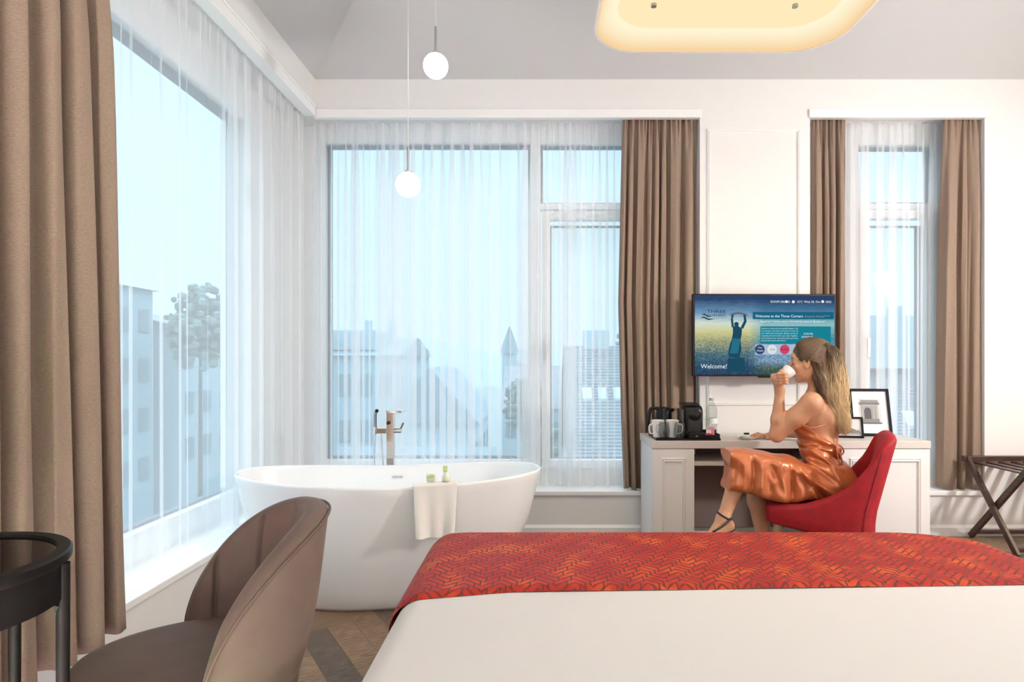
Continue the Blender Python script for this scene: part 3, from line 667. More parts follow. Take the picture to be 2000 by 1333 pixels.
def glasscup(px, Y, label, hang):
    x = dk(px, Y); root = empty('glass_cup', (x, Y, TZ), label, 'cup', 'clear glass cups on the tray'); h = .104
    mb = MB(); mb.lathe([(.020, 0), (.026, .003), (.034, .02), (.036, .05), (.030, h-.006), (.027, h), (.025, h), (.028, h-.008), (.033, .05), (.031, .02), (.02, .008), (.001, .008)], (x, Y, TZ), n=28); mb.build('bowl', CLEAR, root, smooth=True)
    a = math.radians(hang); dx, dy = math.cos(a), math.sin(a)
    mb = MB(); mb.tube(bez([(x+dx*.030, Y+dy*.030, TZ+h*.85), (x+dx*.052, Y+dy*.052, TZ+h*.8), (x+dx*.056, Y+dy*.056, TZ+h*.5), (x+dx*.034, Y+dy*.034, TZ+h*.3)], 16), .004, 8); mb.build('handle', CLEAR, root, smooth=True)
glasscup(1297, 3.835, 'clear glass cup standing in front of the two white mugs', 200)
glasscup(1327, 3.835, 'clear glass cup with a handle right in front of the coffee machine', 0)
# capsule coffee machine
cy = 3.94; x0, x1 = dk(1336, cy), dk(1369, cy)
root = empty('coffee_machine', ((x0+x1)/2, cy, TZ), 'black capsule coffee machine on the tray with rounded top', 'coffee machine')
BLK2 = mat('matte_black_plastic', (.010, .010, .011), .45, spec=.3)
mb = MB(); R = (x1-x0)/2; cxm = (x0+x1)/2; prof = [(cy-.06, .0), (cy-.06, .168), (cy-.05, .192), (cy-.02, .205), (cy+.04, .207), (cy+.09, .19), (cy+.10, 0)]
mb.rings([[(xx, yy, TZ+zz*.99) for yy, zz in prof] for xx in (x0, x1)]); mb.build('body', BLK2, root, bevel=.014, smooth=True)
mb = MB(); mb.lathe([(.001, 0), (R*.74, 0), (R*.76, .005), (R*.6, .010), (.001, .012)], (cxm, cy-.060, TZ+.150), axis=(0, -1, 0)); mb.build('front_disc', BLACK, root, smooth=True)
mb = MB(); mb.rings([[(xx, cy+.0+a, TZ+b) for a, b in ((-.05, .20), (.06, .208), (.065, .218), (-.045, .212))] for xx in (x0-.02, x1-.02)]); mb.build('lever', BLACK, root, bevel=.004)
mb = MB(); mb.box(x0-.026, x0, cy-.02, cy+.09, TZ, TZ+.18); mb.build('water_tank', mat('smoked_tank', (.06, .055, .05), .15), root, bevel=.008, label='smoked plastic water tank')
mb = MB(); mb.box(x0+.004, x1+.0, cy-.115, cy-.06, TZ, TZ+.038); mb.build('drip_tray', BLACK, root, bevel=.006)
mb = MB(); mb.box(cxm-.008, cxm+.004, cy-.116, cy-.115, TZ+.014, TZ+.02); mb.build('badge', mat('gold_print', (.7, .45, .12), .3, metal=.8), root, label='small gold badge')
# black caddy with sachets
qy = 3.86; a0_, a1_ = dk(1373, qy), dk(1403, qy)
root = empty('sachet_box', ((a0_+a1_)/2, qy, TZ), 'small open black box of tea sachets right of the coffee machine', 'box')
mb = MB(); mb.box(a0_, a1_, qy-.035, qy+.05, TZ, TZ+.004); mb.box(a0_, a1_, qy-.035, qy-.031, TZ+.004, TZ+.024); mb.box(a0_, a1_, qy+.046, qy+.05, TZ+.004, TZ+.05); mb.box(a0_, a0_+.004, qy-.031, qy+.046, TZ+.004, TZ+.04); mb.box(a1_-.004, a1_, qy-.031, qy+.046, TZ+.004, TZ+.03); mb.build('tray_box', BLACK, root)
RED = mat('sachet_red', (.55, .03, .05), .4); WHT = mat('sachet_white', (.82, .80, .80), .5)
for i, (dx, dy, m_, lab, h) in enumerate(((.018, -.012, RED, 'red tea sachet in front in the black box', .022), (.032, -.012, RED, 'red tea sachet beside the front one, nearer the bottle side', .020), (.030, .006, WHT, 'white sachet with pink print in the middle of the black box', .038), (.055, .022, mat('sachet_pink', (.75, .25, .38), .4), 'pink sachet standing at the back of the black box', .052))):
    mb = MB(); X = a0_+dx+.008; mb.obox((X, qy+dy, TZ+.006+h*.62), Vector((.016, .0, 0)), Vector((0, .002, .0005)), Vector((0, .004, h*.6))); o = mb.build('sachet', m_, bevel=.001); tag(o, lab, 'sachet', 'sachets in the black box')
# water bottle
wy = 4.09; wx = dk(1390, wy)
root = empty('water_bottle', (wx, wy, DZ), 'clear plastic water bottle standing behind the sachet box', 'bottle')
mb = MB(); mb.lathe([(.001, .004), (.030, 0), (.036, .006), (.037, .03), (.034, .05), (.037, .07), (.037, .12), (.0345, .14), (.037, .155), (.034, .18), (.018, .212), (.0145, .22), (.0145, .232)], (wx, wy, DZ), n=28, caps=False); mb.build('body', CLEAR, root, smooth=True)
mb = MB(); mb.cyl((wx, wy, DZ+.230), (wx, wy, DZ+.246), .016); mb.build('cap', mat('grey_cap', (.45, .46, .46), .4), root, smooth=True)
mb = MB(); mb.lathe([(.0375, .078), (.0375, .115)], (wx, wy, DZ), n=28, caps=False); mb.build('label', mat('bottle_label', (.8, .84, .84), .5), root, smooth=True)
# saucer, pen, note paper
sy = 3.87; sxx = dk(1460, sy)
root = empty('saucer', (sxx, sy, DZ), 'white saucer on the desk beside the woman\'s resting hand', 'saucer')
mb = MB(); mb.lathe([(.001, .004), (.03, .003), (.034, 0), (.038, .004), (.066, .014), (.067, .016), (.04, .008), (.001, .007)], (sxx, sy, DZ), n=36); mb.build('dish', PORC, root, smooth=True)
mb = MB(); mb.tube([(sxx-.055, sy-.02, DZ+.0155), (sxx-.01, sy-.022, DZ+.014), (sxx+.03, sy-.024, DZ+.016)], [.005, .002, .002], 8); mb.build('teaspoon', CHROME, root, smooth=True)
py_ = 4.12; root = empty('pen', (dk(1468, py_), py_, DZ), 'thin pen with a black grip lying on the desk behind the saucer', 'pen')
mb = MB(); mb.cyl((dk(1462, py_), py_, DZ+.006), (dk(1490, py_), py_+.01, DZ+.006), .0035, n=10); mb.build('barrel', WHT, root, smooth=True)
mb = MB(); mb.cyl((dk(1453, py_), py_, DZ+.006), (dk(1463, py_), py_, DZ+.006), .006, n=10); mb.build('grip', BLACK, root, smooth=True)
mb = MB(); mb.box(dk(1455, 3.95), dk(1520, 3.95), 3.93, 4.0, DZ, DZ+.0015); o = mb.build('notepad', WHT); tag(o, 'thin white notepad lying between the saucer and the pen', 'notepad')
# framed photos
def photo_frame(xc, y, w_, h_, yaw, name, label, bw, art):
    z0 = DZ+.001; lean = math.radians(14); u = Vector((math.cos(yaw), math.sin(yaw), 0)); nrm = Vector((math.sin(yaw), -math.cos(yaw), 0))
    up = Vector((0,0,1))*math.cos(lean)-nrm*math.sin(lean); nn = nrm*math.cos(lean)+Vector((0,0,1))*math.sin(lean)
    B = Vector((xc, y, z0)); root = empty(name, B, label, 'photo frame', 'black photo frames on the desk')
    def q(a, b, c=0): return B+u*a+up*b+nn*c
    def slab(mb, a0, a1, b0, b1, c0, c1): mb.obox((q(a0, b0, c0)+q(a1, b1, c1))/2, u*(a1-a0)/2, up*(b1-b0)/2, nn*(c1-c0)/2)
    f = MB(); slab(f, -w_/2, w_/2, 0, bw, -.01, .01); slab(f, -w_/2, w_/2, h_-bw, h_, -.01, .01); slab(f, -w_/2, -w_/2+bw, bw, h_-bw, -.01, .01); slab(f, w_/2-bw, w_/2, bw, h_-bw, -.01, .01); f.build('frame', BLACK, root, bevel=.002)
    m = MB(); slab(m, -w_/2+bw, w_/2-bw, bw, h_-bw, -.004, .001); m.build('mount', mat('photo_mount', (.87, .87, .87), .5), root)
    st = MB(); b = MB(); top = q(0, h_*.75, -.01); foot = Vector((B.x, B.y, z0))-nrm*(h_*.42); foot.z = z0+.004; b.bar(top, foot, .03, .004, up=nrm); b.build('easel_back', BLACK, root)
    # picture printed in greys
    L = {}
    for shade, shape in art:
        L.setdefault(shade, MB())
        n = len(shape); fr = [q(a*w_, bb*h_, .0016+.0003*list(L).index(shade)) for a, bb in shape]; L[shade].add(fr, [tuple(range(n))])
    pic = None
    for i, (shade, mb_) in enumerate(L.items()):
        o_ = mb_.build('picture' if pic is None else 'picture_detail', mat('print_%d' % int(shade*100), (shade, shade, shade), .5), root if pic is None else pic)
        pic = pic or o_
def R_(a0, a1, b0, b1): return [(a0, b0), (a1, b0), (a1, b1), (a0, b1)]
def arch(cx, w2, b0, b1, n=10): return [(cx-w2, b0)]+[(cx+w2*math.cos(math.pi-math.pi*i/n), b1-w2*.9+w2*.9*math.sin(math.pi-math.pi*i/n)) for i in range(n+1)]+[(cx+w2, b0)]
art1 = [(.62, R_(-.27, .27, .26, .78)), (.22, R_(-.25, .22, .28, .36)), (.34, R_(-.22, .20, .36, .66)), (.18, R_(-.26, .24, .66, .71)), (.27, R_(-.22, .21, .71, .76)), (.5, R_(-.20, .18, .64, .655)), (.08, arch(-.06, .085, .36, .60)), (.45, R_(-.21, -.18, .36, .64)), (.47, R_(.06, .08, .36, .64)), (.49, R_(.15, .18, .36, .64)), (.12, R_(-.27, .27, .255, .285))]
photo_frame(dk(1707, 4.0), 4.02, .25, .315, math.radians(-8), 'photo_frame', 'larger black photo frame holding a picture of a stone arch', .017, art1)
art2 = [(.70, R_(-.40, .40, .14, .86)), (.35, R_(-.40, .40, .14, .27)), (.12, [(-.3, .27), (-.15, .34), (-.05, .5), (-.12, .62), (-.03, .72), (.03, .6), (.06, .48), (.14, .42), (.2, .34), (.36, .3), (.36, .24), (-.3, .22)]), (.2, [(.1, .35), (.18, .42), (.25, .36), (.34, .38), (.38, .25), (.1, .25)])]
photo_frame(dk(1657, 3.95), 3.93, .165, .135, math.radians(-12), 'photo_frame', 'smaller black photo frame leaning just behind the woman\'s back', .013, art2)

# ---------------- television ----------------
TY = 4.10; tvr = Vector(at(1493, 655, TY)); yaw = math.radians(1.5)
root = empty('television', (tvr.x, TY, tvr.z), 'wall-mounted television showing a blue welcome screen above the desk', 'television')
kt = TY/F; hw, hh = 141*kt, 80.5*kt
def tv(a, b, c=0): return Vector((tvr.x+a*hw*math.cos(yaw), TY+a*hw*math.sin(yaw)-c, tvr.z+b*hh))
mb = MB(); mb.rings([[tv(-1,-1,c), tv(1,-1,c), tv(1,1,c), tv(-1,1,c)] for c in (-.035, .006)]); mb.build('casing', BLK2, root, bevel=.004)
mb = MB(); mb.box(tvr.x-.14, tvr.x+.14, TY+.036, YW-.013, tvr.z-.12, tvr.z+.10); mb.build('wall_bracket', BLACK, root, bevel=.004)
mb = MB(); mb.rings([[tv(-.1,-1.0,c), tv(.1,-1.0,c), tv(.08,-1.035,c), tv(-.08,-1.035,c)] for c in (-.01, .008)]); mb.build('sensor_bar', BLACK, root)
def screen_mat():
    m = bpy.data.materials.new('screen_picture'); m.use_nodes = True; t = m.node_tree; t.nodes.clear()
    o = t.nodes.new('ShaderNodeOutputMaterial'); e = t.nodes.new('ShaderNodeEmission'); uv = t.nodes.new('ShaderNodeUVMap'); sp = t.nodes.new('ShaderNodeSeparateXYZ'); t.links.new(uv.outputs[0], sp.inputs[0])
    n = t.nodes.new('ShaderNodeTexNoise'); n.inputs['Scale'].default_value = 8; n.inputs['Detail'].default_value = 6; mp = t.nodes.new('ShaderNodeMapping'); mp.inputs['Scale'].default_value = (1.6, 5, 1); t.links.new(uv.outputs[0], mp.inputs[0]); t.links.new(mp.outputs[0], n.inputs['Vector'])
    ad = t.nodes.new('ShaderNodeMath'); ad.operation = 'MULTIPLY_ADD'; t.links.new(n.outputs['Fac'], ad.inputs[0]); ad.inputs[1].default_value = .10; t.links.new(sp.outputs['Y'], ad.inputs[2])
    def ramp(st, src):
        r = t.nodes.new('ShaderNodeValToRGB'); el = r.color_ramp.elements; el[0].position = st[0][0]; el[0].color = (*st[0][1], 1); el[1].position = st[-1][0]; el[1].color = (*st[-1][1], 1)
        for p, c in st[1:-1]: q = el.new(p); q.color = (*c, 1)
        t.links.new(src, r.inputs[0]); return r.outputs[0]
    left = ramp([(0, (.012, .045, .10)), (.16, (.015, .07, .15)), (.30, (.06, .15, .20)), (.46, (.30, .33, .18)), (.60, (.62, .60, .25)), (.70, (.62, .72, .62)), (.82, (.12, .30, .50)), (1.05, (.015, .05, .15))], ad.outputs[0])
    right = ramp([(0, (.015, .05, .09)), (.12, (.06, .12, .08)), (.22, (.18, .30, .45)), (.34, (.10, .28, .46)), (.5, (.02, .25, .35)), (.68, (.25, .52, .52)), (.8, (.05, .22, .40)), (1.05, (.012, .045, .14))], ad.outputs[0])
    mx = t.nodes.new('ShaderNodeMix'); mx.data_type = 'RGBA'; mr = t.nodes.new('ShaderNodeMapRange'); mr.inputs[1].default_value = .38; mr.inputs[2].default_value = .5; t.links.new(sp.outputs['X'], mr.inputs[0]); t.links.new(mr.outputs[0], mx.inputs[0]); t.links.new(left, mx.inputs[6]); t.links.new(right, mx.inputs[7])
    # town speckle in the lower half
    v = t.nodes.new('ShaderNodeTexVoronoi'); v.inputs['Scale'].default_value = 40; mp2 = t.nodes.new('ShaderNodeMapping'); mp2.inputs['Scale'].default_value = (1.8, 2.6, 1); t.links.new(uv.outputs[0], mp2.inputs[0]); t.links.new(mp2.outputs[0], v.inputs['Vector'])
    mr2 = t.nodes.new('ShaderNodeMapRange'); mr2.inputs[1].default_value = .55; mr2.inputs[2].default_value = .35; t.links.new(sp.outputs['Y'], mr2.inputs[0])
    mu = t.nodes.new('ShaderNodeMix'); mu.data_type = 'RGBA'; mu.blend_type = 'OVERLAY'; t.links.new(mr2.outputs[0], mu.inputs[0]); t.links.new(mx.outputs[2], mu.inputs[6]); t.links.new(v.outputs['Distance'], mu.inputs[7])
    sc_ = t.nodes.new('ShaderNodeMix'); sc_.data_type = 'RGBA'; sc_.inputs[0].default_value = .75; t.links.new(mu.outputs[2], sc_.inputs[7]); t.links.new(mx.outputs[2], sc_.inputs[6])
    hs = t.nodes.new('ShaderNodeHueSaturation'); hs.inputs['Saturation'].default_value = .9; t.links.new(sc_.outputs[2], hs.inputs['Color'])
    t.links.new(hs.outputs[0], e.inputs[0]); e.inputs[1].default_value = 1.0; t.links.new(e.outputs[0], o.inputs[0]); return m
mb = MB(); mb.add([tv(-.975, -.955, .0085), tv(.975, -.955, .0085), tv(.975, .955, .0085), tv(-.975, .955, .0085)], [(0,1,2,3)])
scr = mb.build('screen', screen_mat(), root); ul = scr.data.uv_layers.new(name='UVMap')
cs = {0:(0,0), 1:(1,0), 2:(1,1), 3:(0,1)}
for l in scr.data.loops: ul.data[l.index].uv = cs[l.vertex_index]
def tvp(px, py, c): return tv((px-1493)/141, -(py-654)/80.5, c)     # point of the screen by its place on it
def shape(name, col, polys, c, s=1.0):
    mb = MB()
    for p in polys: mb.add([tvp(x, y, c) for x, y in p], [tuple(range(len(p)))])
    return mb.build(name, emit_mat('screen_'+name, col, s), scr)
def Rp(a, b, c, d): return [(a, b), (c, b), (c, d), (a, d)]
def Cp(x, y, r, n=20): return [(x+r*math.cos(2*math.pi*i/n), y+r*math.sin(2*math.pi*i/n)) for i in range(n)]
shape('title_banner', (.01, .13, .22), [Rp(1469, 609, 1629, 623)], .0088)
shape('text_panel', (.01, .22, .30), [Rp(1484, 637, 1623, 671)], .0088)
shape('logo_strip', (.42, .50, .62), [Rp(1474, 672, 1560, 692)], .0088)
shape('navy_disc', (.03, .06, .16), [Cp(1483, 682, 9.5)], .0090); shape('white_disc', (.70, .74, .78), [Cp(1507, 682, 9.5)], .0090); shape('pink_disc', (.62, .06, .14), [Cp(1532, 682, 9.5)], .0090)
shape('white_ring', (.8, .85, .9), [Cp(1616, 673, 4.5)], .0090)
# plain generic figure on a plinth with raised arms
fig = [[(1428, 662), (1424, 672), (1421, 690), (1423, 697), (1443, 699), (1447, 680), (1445, 664), (1447, 655), (1448, 642), (1440, 636), (1430, 637), (1430, 650)],
       Cp(1437, 633, 4.6, 14), [(1428, 640), (1432, 637), (1430, 622), (1433, 612), (1428, 612), (1426, 624)], [(1445, 640), (1450, 642), (1457, 628), (1455, 612), (1450, 612), (1452, 626)],
       [(1420, 699), (1452, 699), (1456, 724), (1419, 724)]]
shape('statue_figure', (.012, .07, .12), fig, .0090)
shape('statue_drape', (.02, .16, .24), [[(1430, 660), (1445, 662), (1440, 690), (1424, 690)]], .0092)
shape('raised_garland', (.16, .14, .13), [[(1423, 616), (1427, 612), (1440, 609), (1455, 612), (1464, 620), (1454, 615), (1441, 613), (1429, 615)]], .0091)
shape('hotel_waves', (.03, .06, .08), [[(1368, 615), (1374, 612), (1381, 616), (1390, 618), (1381, 619), (1374, 615)], [(1366, 621), (1373, 618), (1382, 622), (1394, 623), (1382, 625), (1373, 621)]], .0090)
def texts(name, col, items, c=.0094, s=1.0):
    """lettering: (text, left px, baseline px, height px, width px or None)"""
    dg = bpy.context.evaluated_depsgraph_get(); mb = MB()
    for txt, x, y, h, wd in items:
        cu = bpy.data.curves.new('t', 'FONT'); cu.body = txt; cu.resolution_u = 2; ob = bpy.data.objects.new('t', cu); S.collection.objects.link(ob); bpy.context.view_layer.update()
        me = ob.evaluated_get(bpy.context.evaluated_depsgraph_get()).to_mesh()
        vs = [v.co.copy() for v in me.vertices]; fs = [tuple(p.vertices) for p in me.polygons]
        if vs:
            xm = max(v.x for v in vs); sc_ = h/.72; sx_ = (wd/xm) if wd else sc_
            mb.add([tvp(x+v.x*sx_, y-v.y*sc_, c) for v in vs], fs)
        bpy.data.objects.remove(ob); bpy.data.curves.remove(cu)
    return mb.build(name, emit_mat('screen_'+name, col, s), scr)
for it in [
    ('ROOM 506', 1504, 591, 4.5, 28), ('0', 1539, 591, 4.5, 3), ('12\u00b0C', 1556, 591, 4.5, 11), ('Wed, 02. Oct', 1570, 591, 4.6, 32), ('18:02', 1612, 591, 4.4, 12),
    ('Welcome to the Three Corners', 1474, 619.5, 5.5, 94), ('Superior! wishes you a wonderful time in Budapest!', 1484, 629, 4, 128),
    ('SCAN ME,', 1569, 653, 3.4, 19), ('DLINGO.SK', 1565, 659, 3.4, 23), ('Welcome!', 1367, 719, 9, 51)]: texts('lettering', (.85, .90, .93), [it])
par = ['Avenue is a hotel with the beautiful Budapest. We', 'are not just a city hotel, we\'re here to cover all', 'your dedicated travel guide, offering a variety of', 'amenities and services for your stay. Together,', 'we\'ll enhance your stay and ensure you have', 'the best time of your time with us.']
texts('paragraph_lettering', (.62, .80, .84), [(p_, 1486, 642.5+i*4.7, 2.9, 72 if i < 5 else 48) for i, p_ in enumerate(par)])
texts('hotel_lettering', (.02, .04, .06), [('THREE', 1379, 611, 6.4, 37), ('CORNERS', 1379, 618, 4.6, 37)])
texts('gold_lettering', (.28, .33, .28), [('Avenue Hotel****', 1571, 619.5, 4.6, 50)]); texts('small_hotel_lettering', (.35, .33, .3), [('HOTELS', 1396, 623, 2.6, 20)])
texts('disc_lettering', (.9, .9, .95), [('The', 1479, 680, 3, 8), ('Hotel', 1477, 686, 3.4, 12)]); texts('pink_disc_lettering', (.12, .01, .03), [('BISTRO', 1524, 684, 3.6, 16)]); texts('dark_disc_lettering', (.05, .08, .12), [('B', 1504, 684, 4, 3), ('B', 1509, 684, 4, 3)])
for p_ in (Rp(1533, 586.5, 1538, 591), Cp(1549, 589, 2.8), Cp(1607, 588.5, 2.8)): shape('status_icon', (.85, .9, .93), [p_], .0092)

# ---------------- luggage rack ----------------
root = empty('luggage_rack', (3.1, 3.95, 0), 'dark wooden folding luggage rack with crossed legs against the back wall', 'luggage rack')
def rb(n_, a, b, w_=.032, h_=.026): m_ = MB(); m_.bar(a, b, w_, h_); m_.build(n_, DWOOD, root, bevel=.003)
for X in (2.925, 3.42):
    rb('leg', (X, 4.185, .55), (X, 3.74, .012), .024, .038); rb('leg', (X+.028, 3.70, .545), (X+.028, 4.19, .012), .024, .038)
rb('top_rail', (2.90, 4.19, .54), (3.5, 4.19, .54), .036, .036); rb('top_rail', (2.96, 3.70, .54), (3.5, 3.70, .54), .036, .036)
rb('stretcher', (2.95, 4.175, .045), (3.42, 4.175, .045)); rb('stretcher', (2.93, 3.77, .045), (3.42, 3.77, .045))
for i in range(6): rb('slat', (2.98+i*.085, 4.18, .515), (2.98+i*.085, 3.71, .515), .04, .01)
# ---------------- chairs ----------------
def sgnp(v, e): return math.copysign(abs(v)**e, v)
# brown barrel chair by the round table
def brown_chair():
    C = Vector((-.872, 1.60, 0)); h = Vector((-.84, -.54, 0)).normalized(); l = Vector((-h.y, h.x, 0))*-1
    l = Vector((h.y, -h.x, 0)); l = -l if l.y < 0 else l
    root = empty('armchair', C, 'taupe velvet barrel chair beside the black round table', 'chair')
    VEL = mat('taupe_velvet', (.140, .096, .076), .75, noise=(9, .12), bump=(300, .08), sheen=.35)
    PM = math.radians(96); N = 160
    def H(ph): return .42+.385*(1-(abs(ph)/PM)**2.4)**.62 if abs(ph) < PM else .42
    def pt(ph, r, z):
        lean = (z-.4)*.12
        d = -h*math.cos(ph)*(r*1.0+lean)+l*math.sin(ph)*(r+lean*.3)
        return C+d+Vector((0,0,z))
    rs = []
    for i in range(N+1):
        ph = -PM+2*PM*i/N; ph = PM*sgnp(ph/PM, .9); Ht = H(ph); edge = min(1, (PM-abs(ph))/.18); th = .020+.030*edge
        ro = .266; ri = ro-th*1.35
        seam = sum(math.exp(-((ph-s_)/.024)**2) for s_ in (-1.35, -.8, -.27, .27, .8, 1.35))
        r = []
        zb = .235
        for t in np.linspace(0, 1, 10): z = zb+(Ht-.02-zb)*t; r.append(pt(ph, ro-.055*(1-min(1, (z-zb)/.35))**1.6, z))
        for t in np.linspace(.15, .85, 6): a = math.pi*t; r.append(pt(ph, (ro+ri)/2+(ro-ri)/2*math.cos(a), Ht-.02+.022*math.sin(a)))
        for t in np.linspace(0, 1, 10): z = Ht-.02+(.36-Ht+.02)*t; r.append(pt(ph, ri+.018*seam-.004*math.sin(math.pi*t), z))
        rs.append(r)
    mb = MB(); mb.rings(rs, closed=True, caps=True); b = mb.build('backrest', VEL, root, smooth='all')
    pp = []
    for i in range(N+1):
        ph = -PM+2*PM*i/N; ph = PM*sgnp(ph/PM, .9); pp.append(pt(ph, .2685, H(ph)-.012))
    mb = MB(); mb.tube(pp, .0038, 8); mb.build('piping', mat('taupe_piping', (.12, .08, .06), .7), b, smooth='all')
    # seat cushion
    rs = []
    for z, k_ in ((.30, .90), (.315, .97), (.36, 1.0), (.41, 1.0), (.438, .975), (.452, .93), (.460, .80), (.464, .5), (.465, .02)):
        rs.append([C+h*(.035+.268*k_*sgnp(math.cos(t), .88))+l*(.236*k_*sgnp(math.sin(t), .88))+Vector((0,0,z)) for t in [2*math.pi*i/64 for i in range(64)]])
    mb = MB(); mb.rings(rs); mb.build('seat', VEL, root, smooth='all')
    mb = MB(); mb.lathe([(.19, .24), (.21, .26), (.21, .30)], C); mb.build('seat_frame', BLACK, root, smooth=True)
    for a in (45, 135, 225, 315):
        d = h*math.cos(math.radians(a))+l*math.sin(math.radians(a)); m_ = MB(); m_.cyl(C+d*.15+Vector((0,0,.26)), C+d*.23, .016, .010); m_.build('leg', BLACK, root, smooth=True)
brown_chair()

# red upholstered chair
RC = Vector((1.565, 3.375, 0)); RH = Vector((-.91, .41, 0)).normalized(); RL = Vector((-.41, -.91, 0)).normalized()
def red_chair():
    root = empty('dining_chair', RC, 'red velvet chair with sloping sides that the woman sits on', 'chair')
    RV = mat('red_velvet', (.34, .004, .012), .7, noise=(20, .18), bump=(250, .10), sheen=.22)
    # plan path: left front -> left side -> back -> right side -> right front
    hx, bx, hy, rc = .275, -.245, .235, .10
    path = []
    for i in range(14): path.append((hx-(hx-bx-rc)*i/13, hy))
    for i in range(1, 9): t = math.pi/2*i/8; path.append((bx+rc-rc*math.sin(t), hy-rc+rc*math.cos(t)))
    for i in range(1, 9): path.append((bx, (hy-rc)*(1-i/8*1.0)))
    path = path + [(x, -y) for x, y in path[:-1][::-1]]
    def top(x, y):
        s_ = (hx-x)/(hx-bx)                           # 0 front .. 1 back
        return float(np.interp(s_, [0, .1, .35, .55, .68, .80, .9, 1], [.436, .446, .452, .500, .555, .66, .79, .826]))
    rs = []
    for i, (x, y) in enumerate(path):
        Ht = top(x, y) + (.004 if abs(y) < .1 else 0); a = path[max(i-1, 0)]; b = path[min(i+1, len(path)-1)]
        t = Vector((b[0]-a[0], b[1]-a[1])).normalized(); n = Vector((t.y, -t.x)) 
        if n.x*(-x)+n.y*(-y) < 0: n = -n             # inward
        th = .060; r = []; s0_ = (hx-x)/(hx-bx); zb = float(np.interp(s0_, [0, .05, .5, 1], [.355, .340, .30, .22]))
        def P(o, z):
            lean = -max(0, z-.40)*.24*max(0, min(1, (.12-x)/.2)); q = (x+n.x*o+lean, y+n.y*o)
            return RC+RH*q[0]+RL*q[1]+Vector((0,0,z))
        for z in np.linspace(zb, Ht-.03, 9): r.append(P(0.010*(1-min(1, (z-zb)/.05)), z))
        for k_ in np.linspace(.1, .9, 6): aa = math.pi*k_; r.append(P(th/2-th/2*math.cos(aa), Ht-.03+.03*math.sin(aa)))
        for z in np.linspace(Ht-.03, zb+.02, 8): r.append(P(th, z))
        rs.append(r)
    rs_all = rs; mb = MB(); mb.rings(rs); b = mb.build('backrest', RV, root, smooth='all')
    for idx in (15, len(path)-16):                   # seams where the back panel meets the sides
        col_ = rs_all[idx][:10]; m_ = MB(); m_.tube([p+(p-RC-Vector((0,0,p.z)))*.004 for p in col_], .0025, 6); m_.build('seam', mat('red_piping', (.20, .006, .01), .7), b, smooth='all')
    rs = []
    for z, k_ in ((.345, .96), (.355, 1), (.415, 1), (.432, .96), (.440, .85), (.443, .4), (.443, .02)):
        rs.append([RC+RH*(.050+.222*k_*sgnp(math.cos(t), .45))+RL*(.178*k_*sgnp(math.sin(t), .45))+Vector((0,0,z)) for t in [2*math.pi*i/56 for i in range(56)]])
    mb = MB(); mb.rings(rs); mb.build('seat', RV, root, smooth='all')
    LW = mat('pale_oak', (.55, .38, .22), .45, noise=(30, .15), stretch=(6, 6, 1))
    for a, b_ in ((.22, .17), (.22, -.17), (-.17, .17), (-.17, -.17)):
        m_ = MB(); p = RC+RH*a+RL*b_; q = RC+RH*(a*1.12)+RL*(b_*1.12); m_.tube([p+Vector((0,0,.36)), q], [.022, .013], 4); m_.build('leg', LW, root, bevel=.002)
red_chair()

# black round table
TCx, TCy, Tz, Tr = -1.155, 1.16, .815, .222
root = empty('round_table', (TCx, TCy, 0), 'small black round table with a dark glass top', 'table')
BK = mat('black_lacquer', (.005, .004, .004), .45, spec=.2)
mb = MB(); mb.lathe([(Tr-.028, Tz-.004), (Tr-.028, Tz-.02), (Tr-.004, Tz-.02), (Tr, Tz-.014), (Tr, Tz), (Tr-.004, Tz+.004), (Tr-.026, Tz+.004), (Tr-.028, Tz-.004)], (TCx, TCy, 0), n=64, caps=False); mb.build('table_rim', BK, root, smooth=True)
mb = MB(); mb.lathe([(.001, Tz-.012), (Tr-.027, Tz-.012), (Tr-.027, Tz-.002), (.001, Tz-.002)], (TCx, TCy, 0), n=64, caps=False); mb.build('table_top', mat('smoked_glass_top', (.004, .004, .004), .03, spec=.35), root, smooth=True, label='dark glass top')
mb = MB(); mb.lathe([(Tr-.012, Tz-.095), (Tr-.012, Tz-.018), (Tr-.024, Tz-.018), (Tr-.024, Tz-.095), (Tr-.012, Tz-.095)], (TCx, TCy, 0), n=64, caps=False); mb.build('apron', BK, root, smooth=True)
for a in (25, 93, 205, 273):
    d = Vector((math.cos(math.radians(a)), math.sin(math.radians(a)), 0)); p = Vector((TCx, TCy, 0))+d*(Tr-.012)
    m_ = MB(); m_.cyl(p+Vector((0,0,Tz-.024)), p+d*.0, .0125, .010, n=16); lg = m_.build('leg', BK, root, smooth=True)
    m_ = MB(); t_ = Vector((-d.y, d.x, 0))
    for s_ in (1, -1): m_.rings([[p+d*dd+Vector((0,0,Tz-.085)), p+d*dd+Vector((0,0,Tz-.14)), p+d*(dd-.003)+t_*s_*.012+Vector((0,0,Tz-.108)), p+d*(dd-.006)+t_*s_*.04+Vector((0,0,Tz-.094)), p+d*(dd-.006)+t_*s_*.04+Vector((0,0,Tz-.084))] for dd in (-.010, -.002)])
    m_.build('corner_bracket', BK, lg)

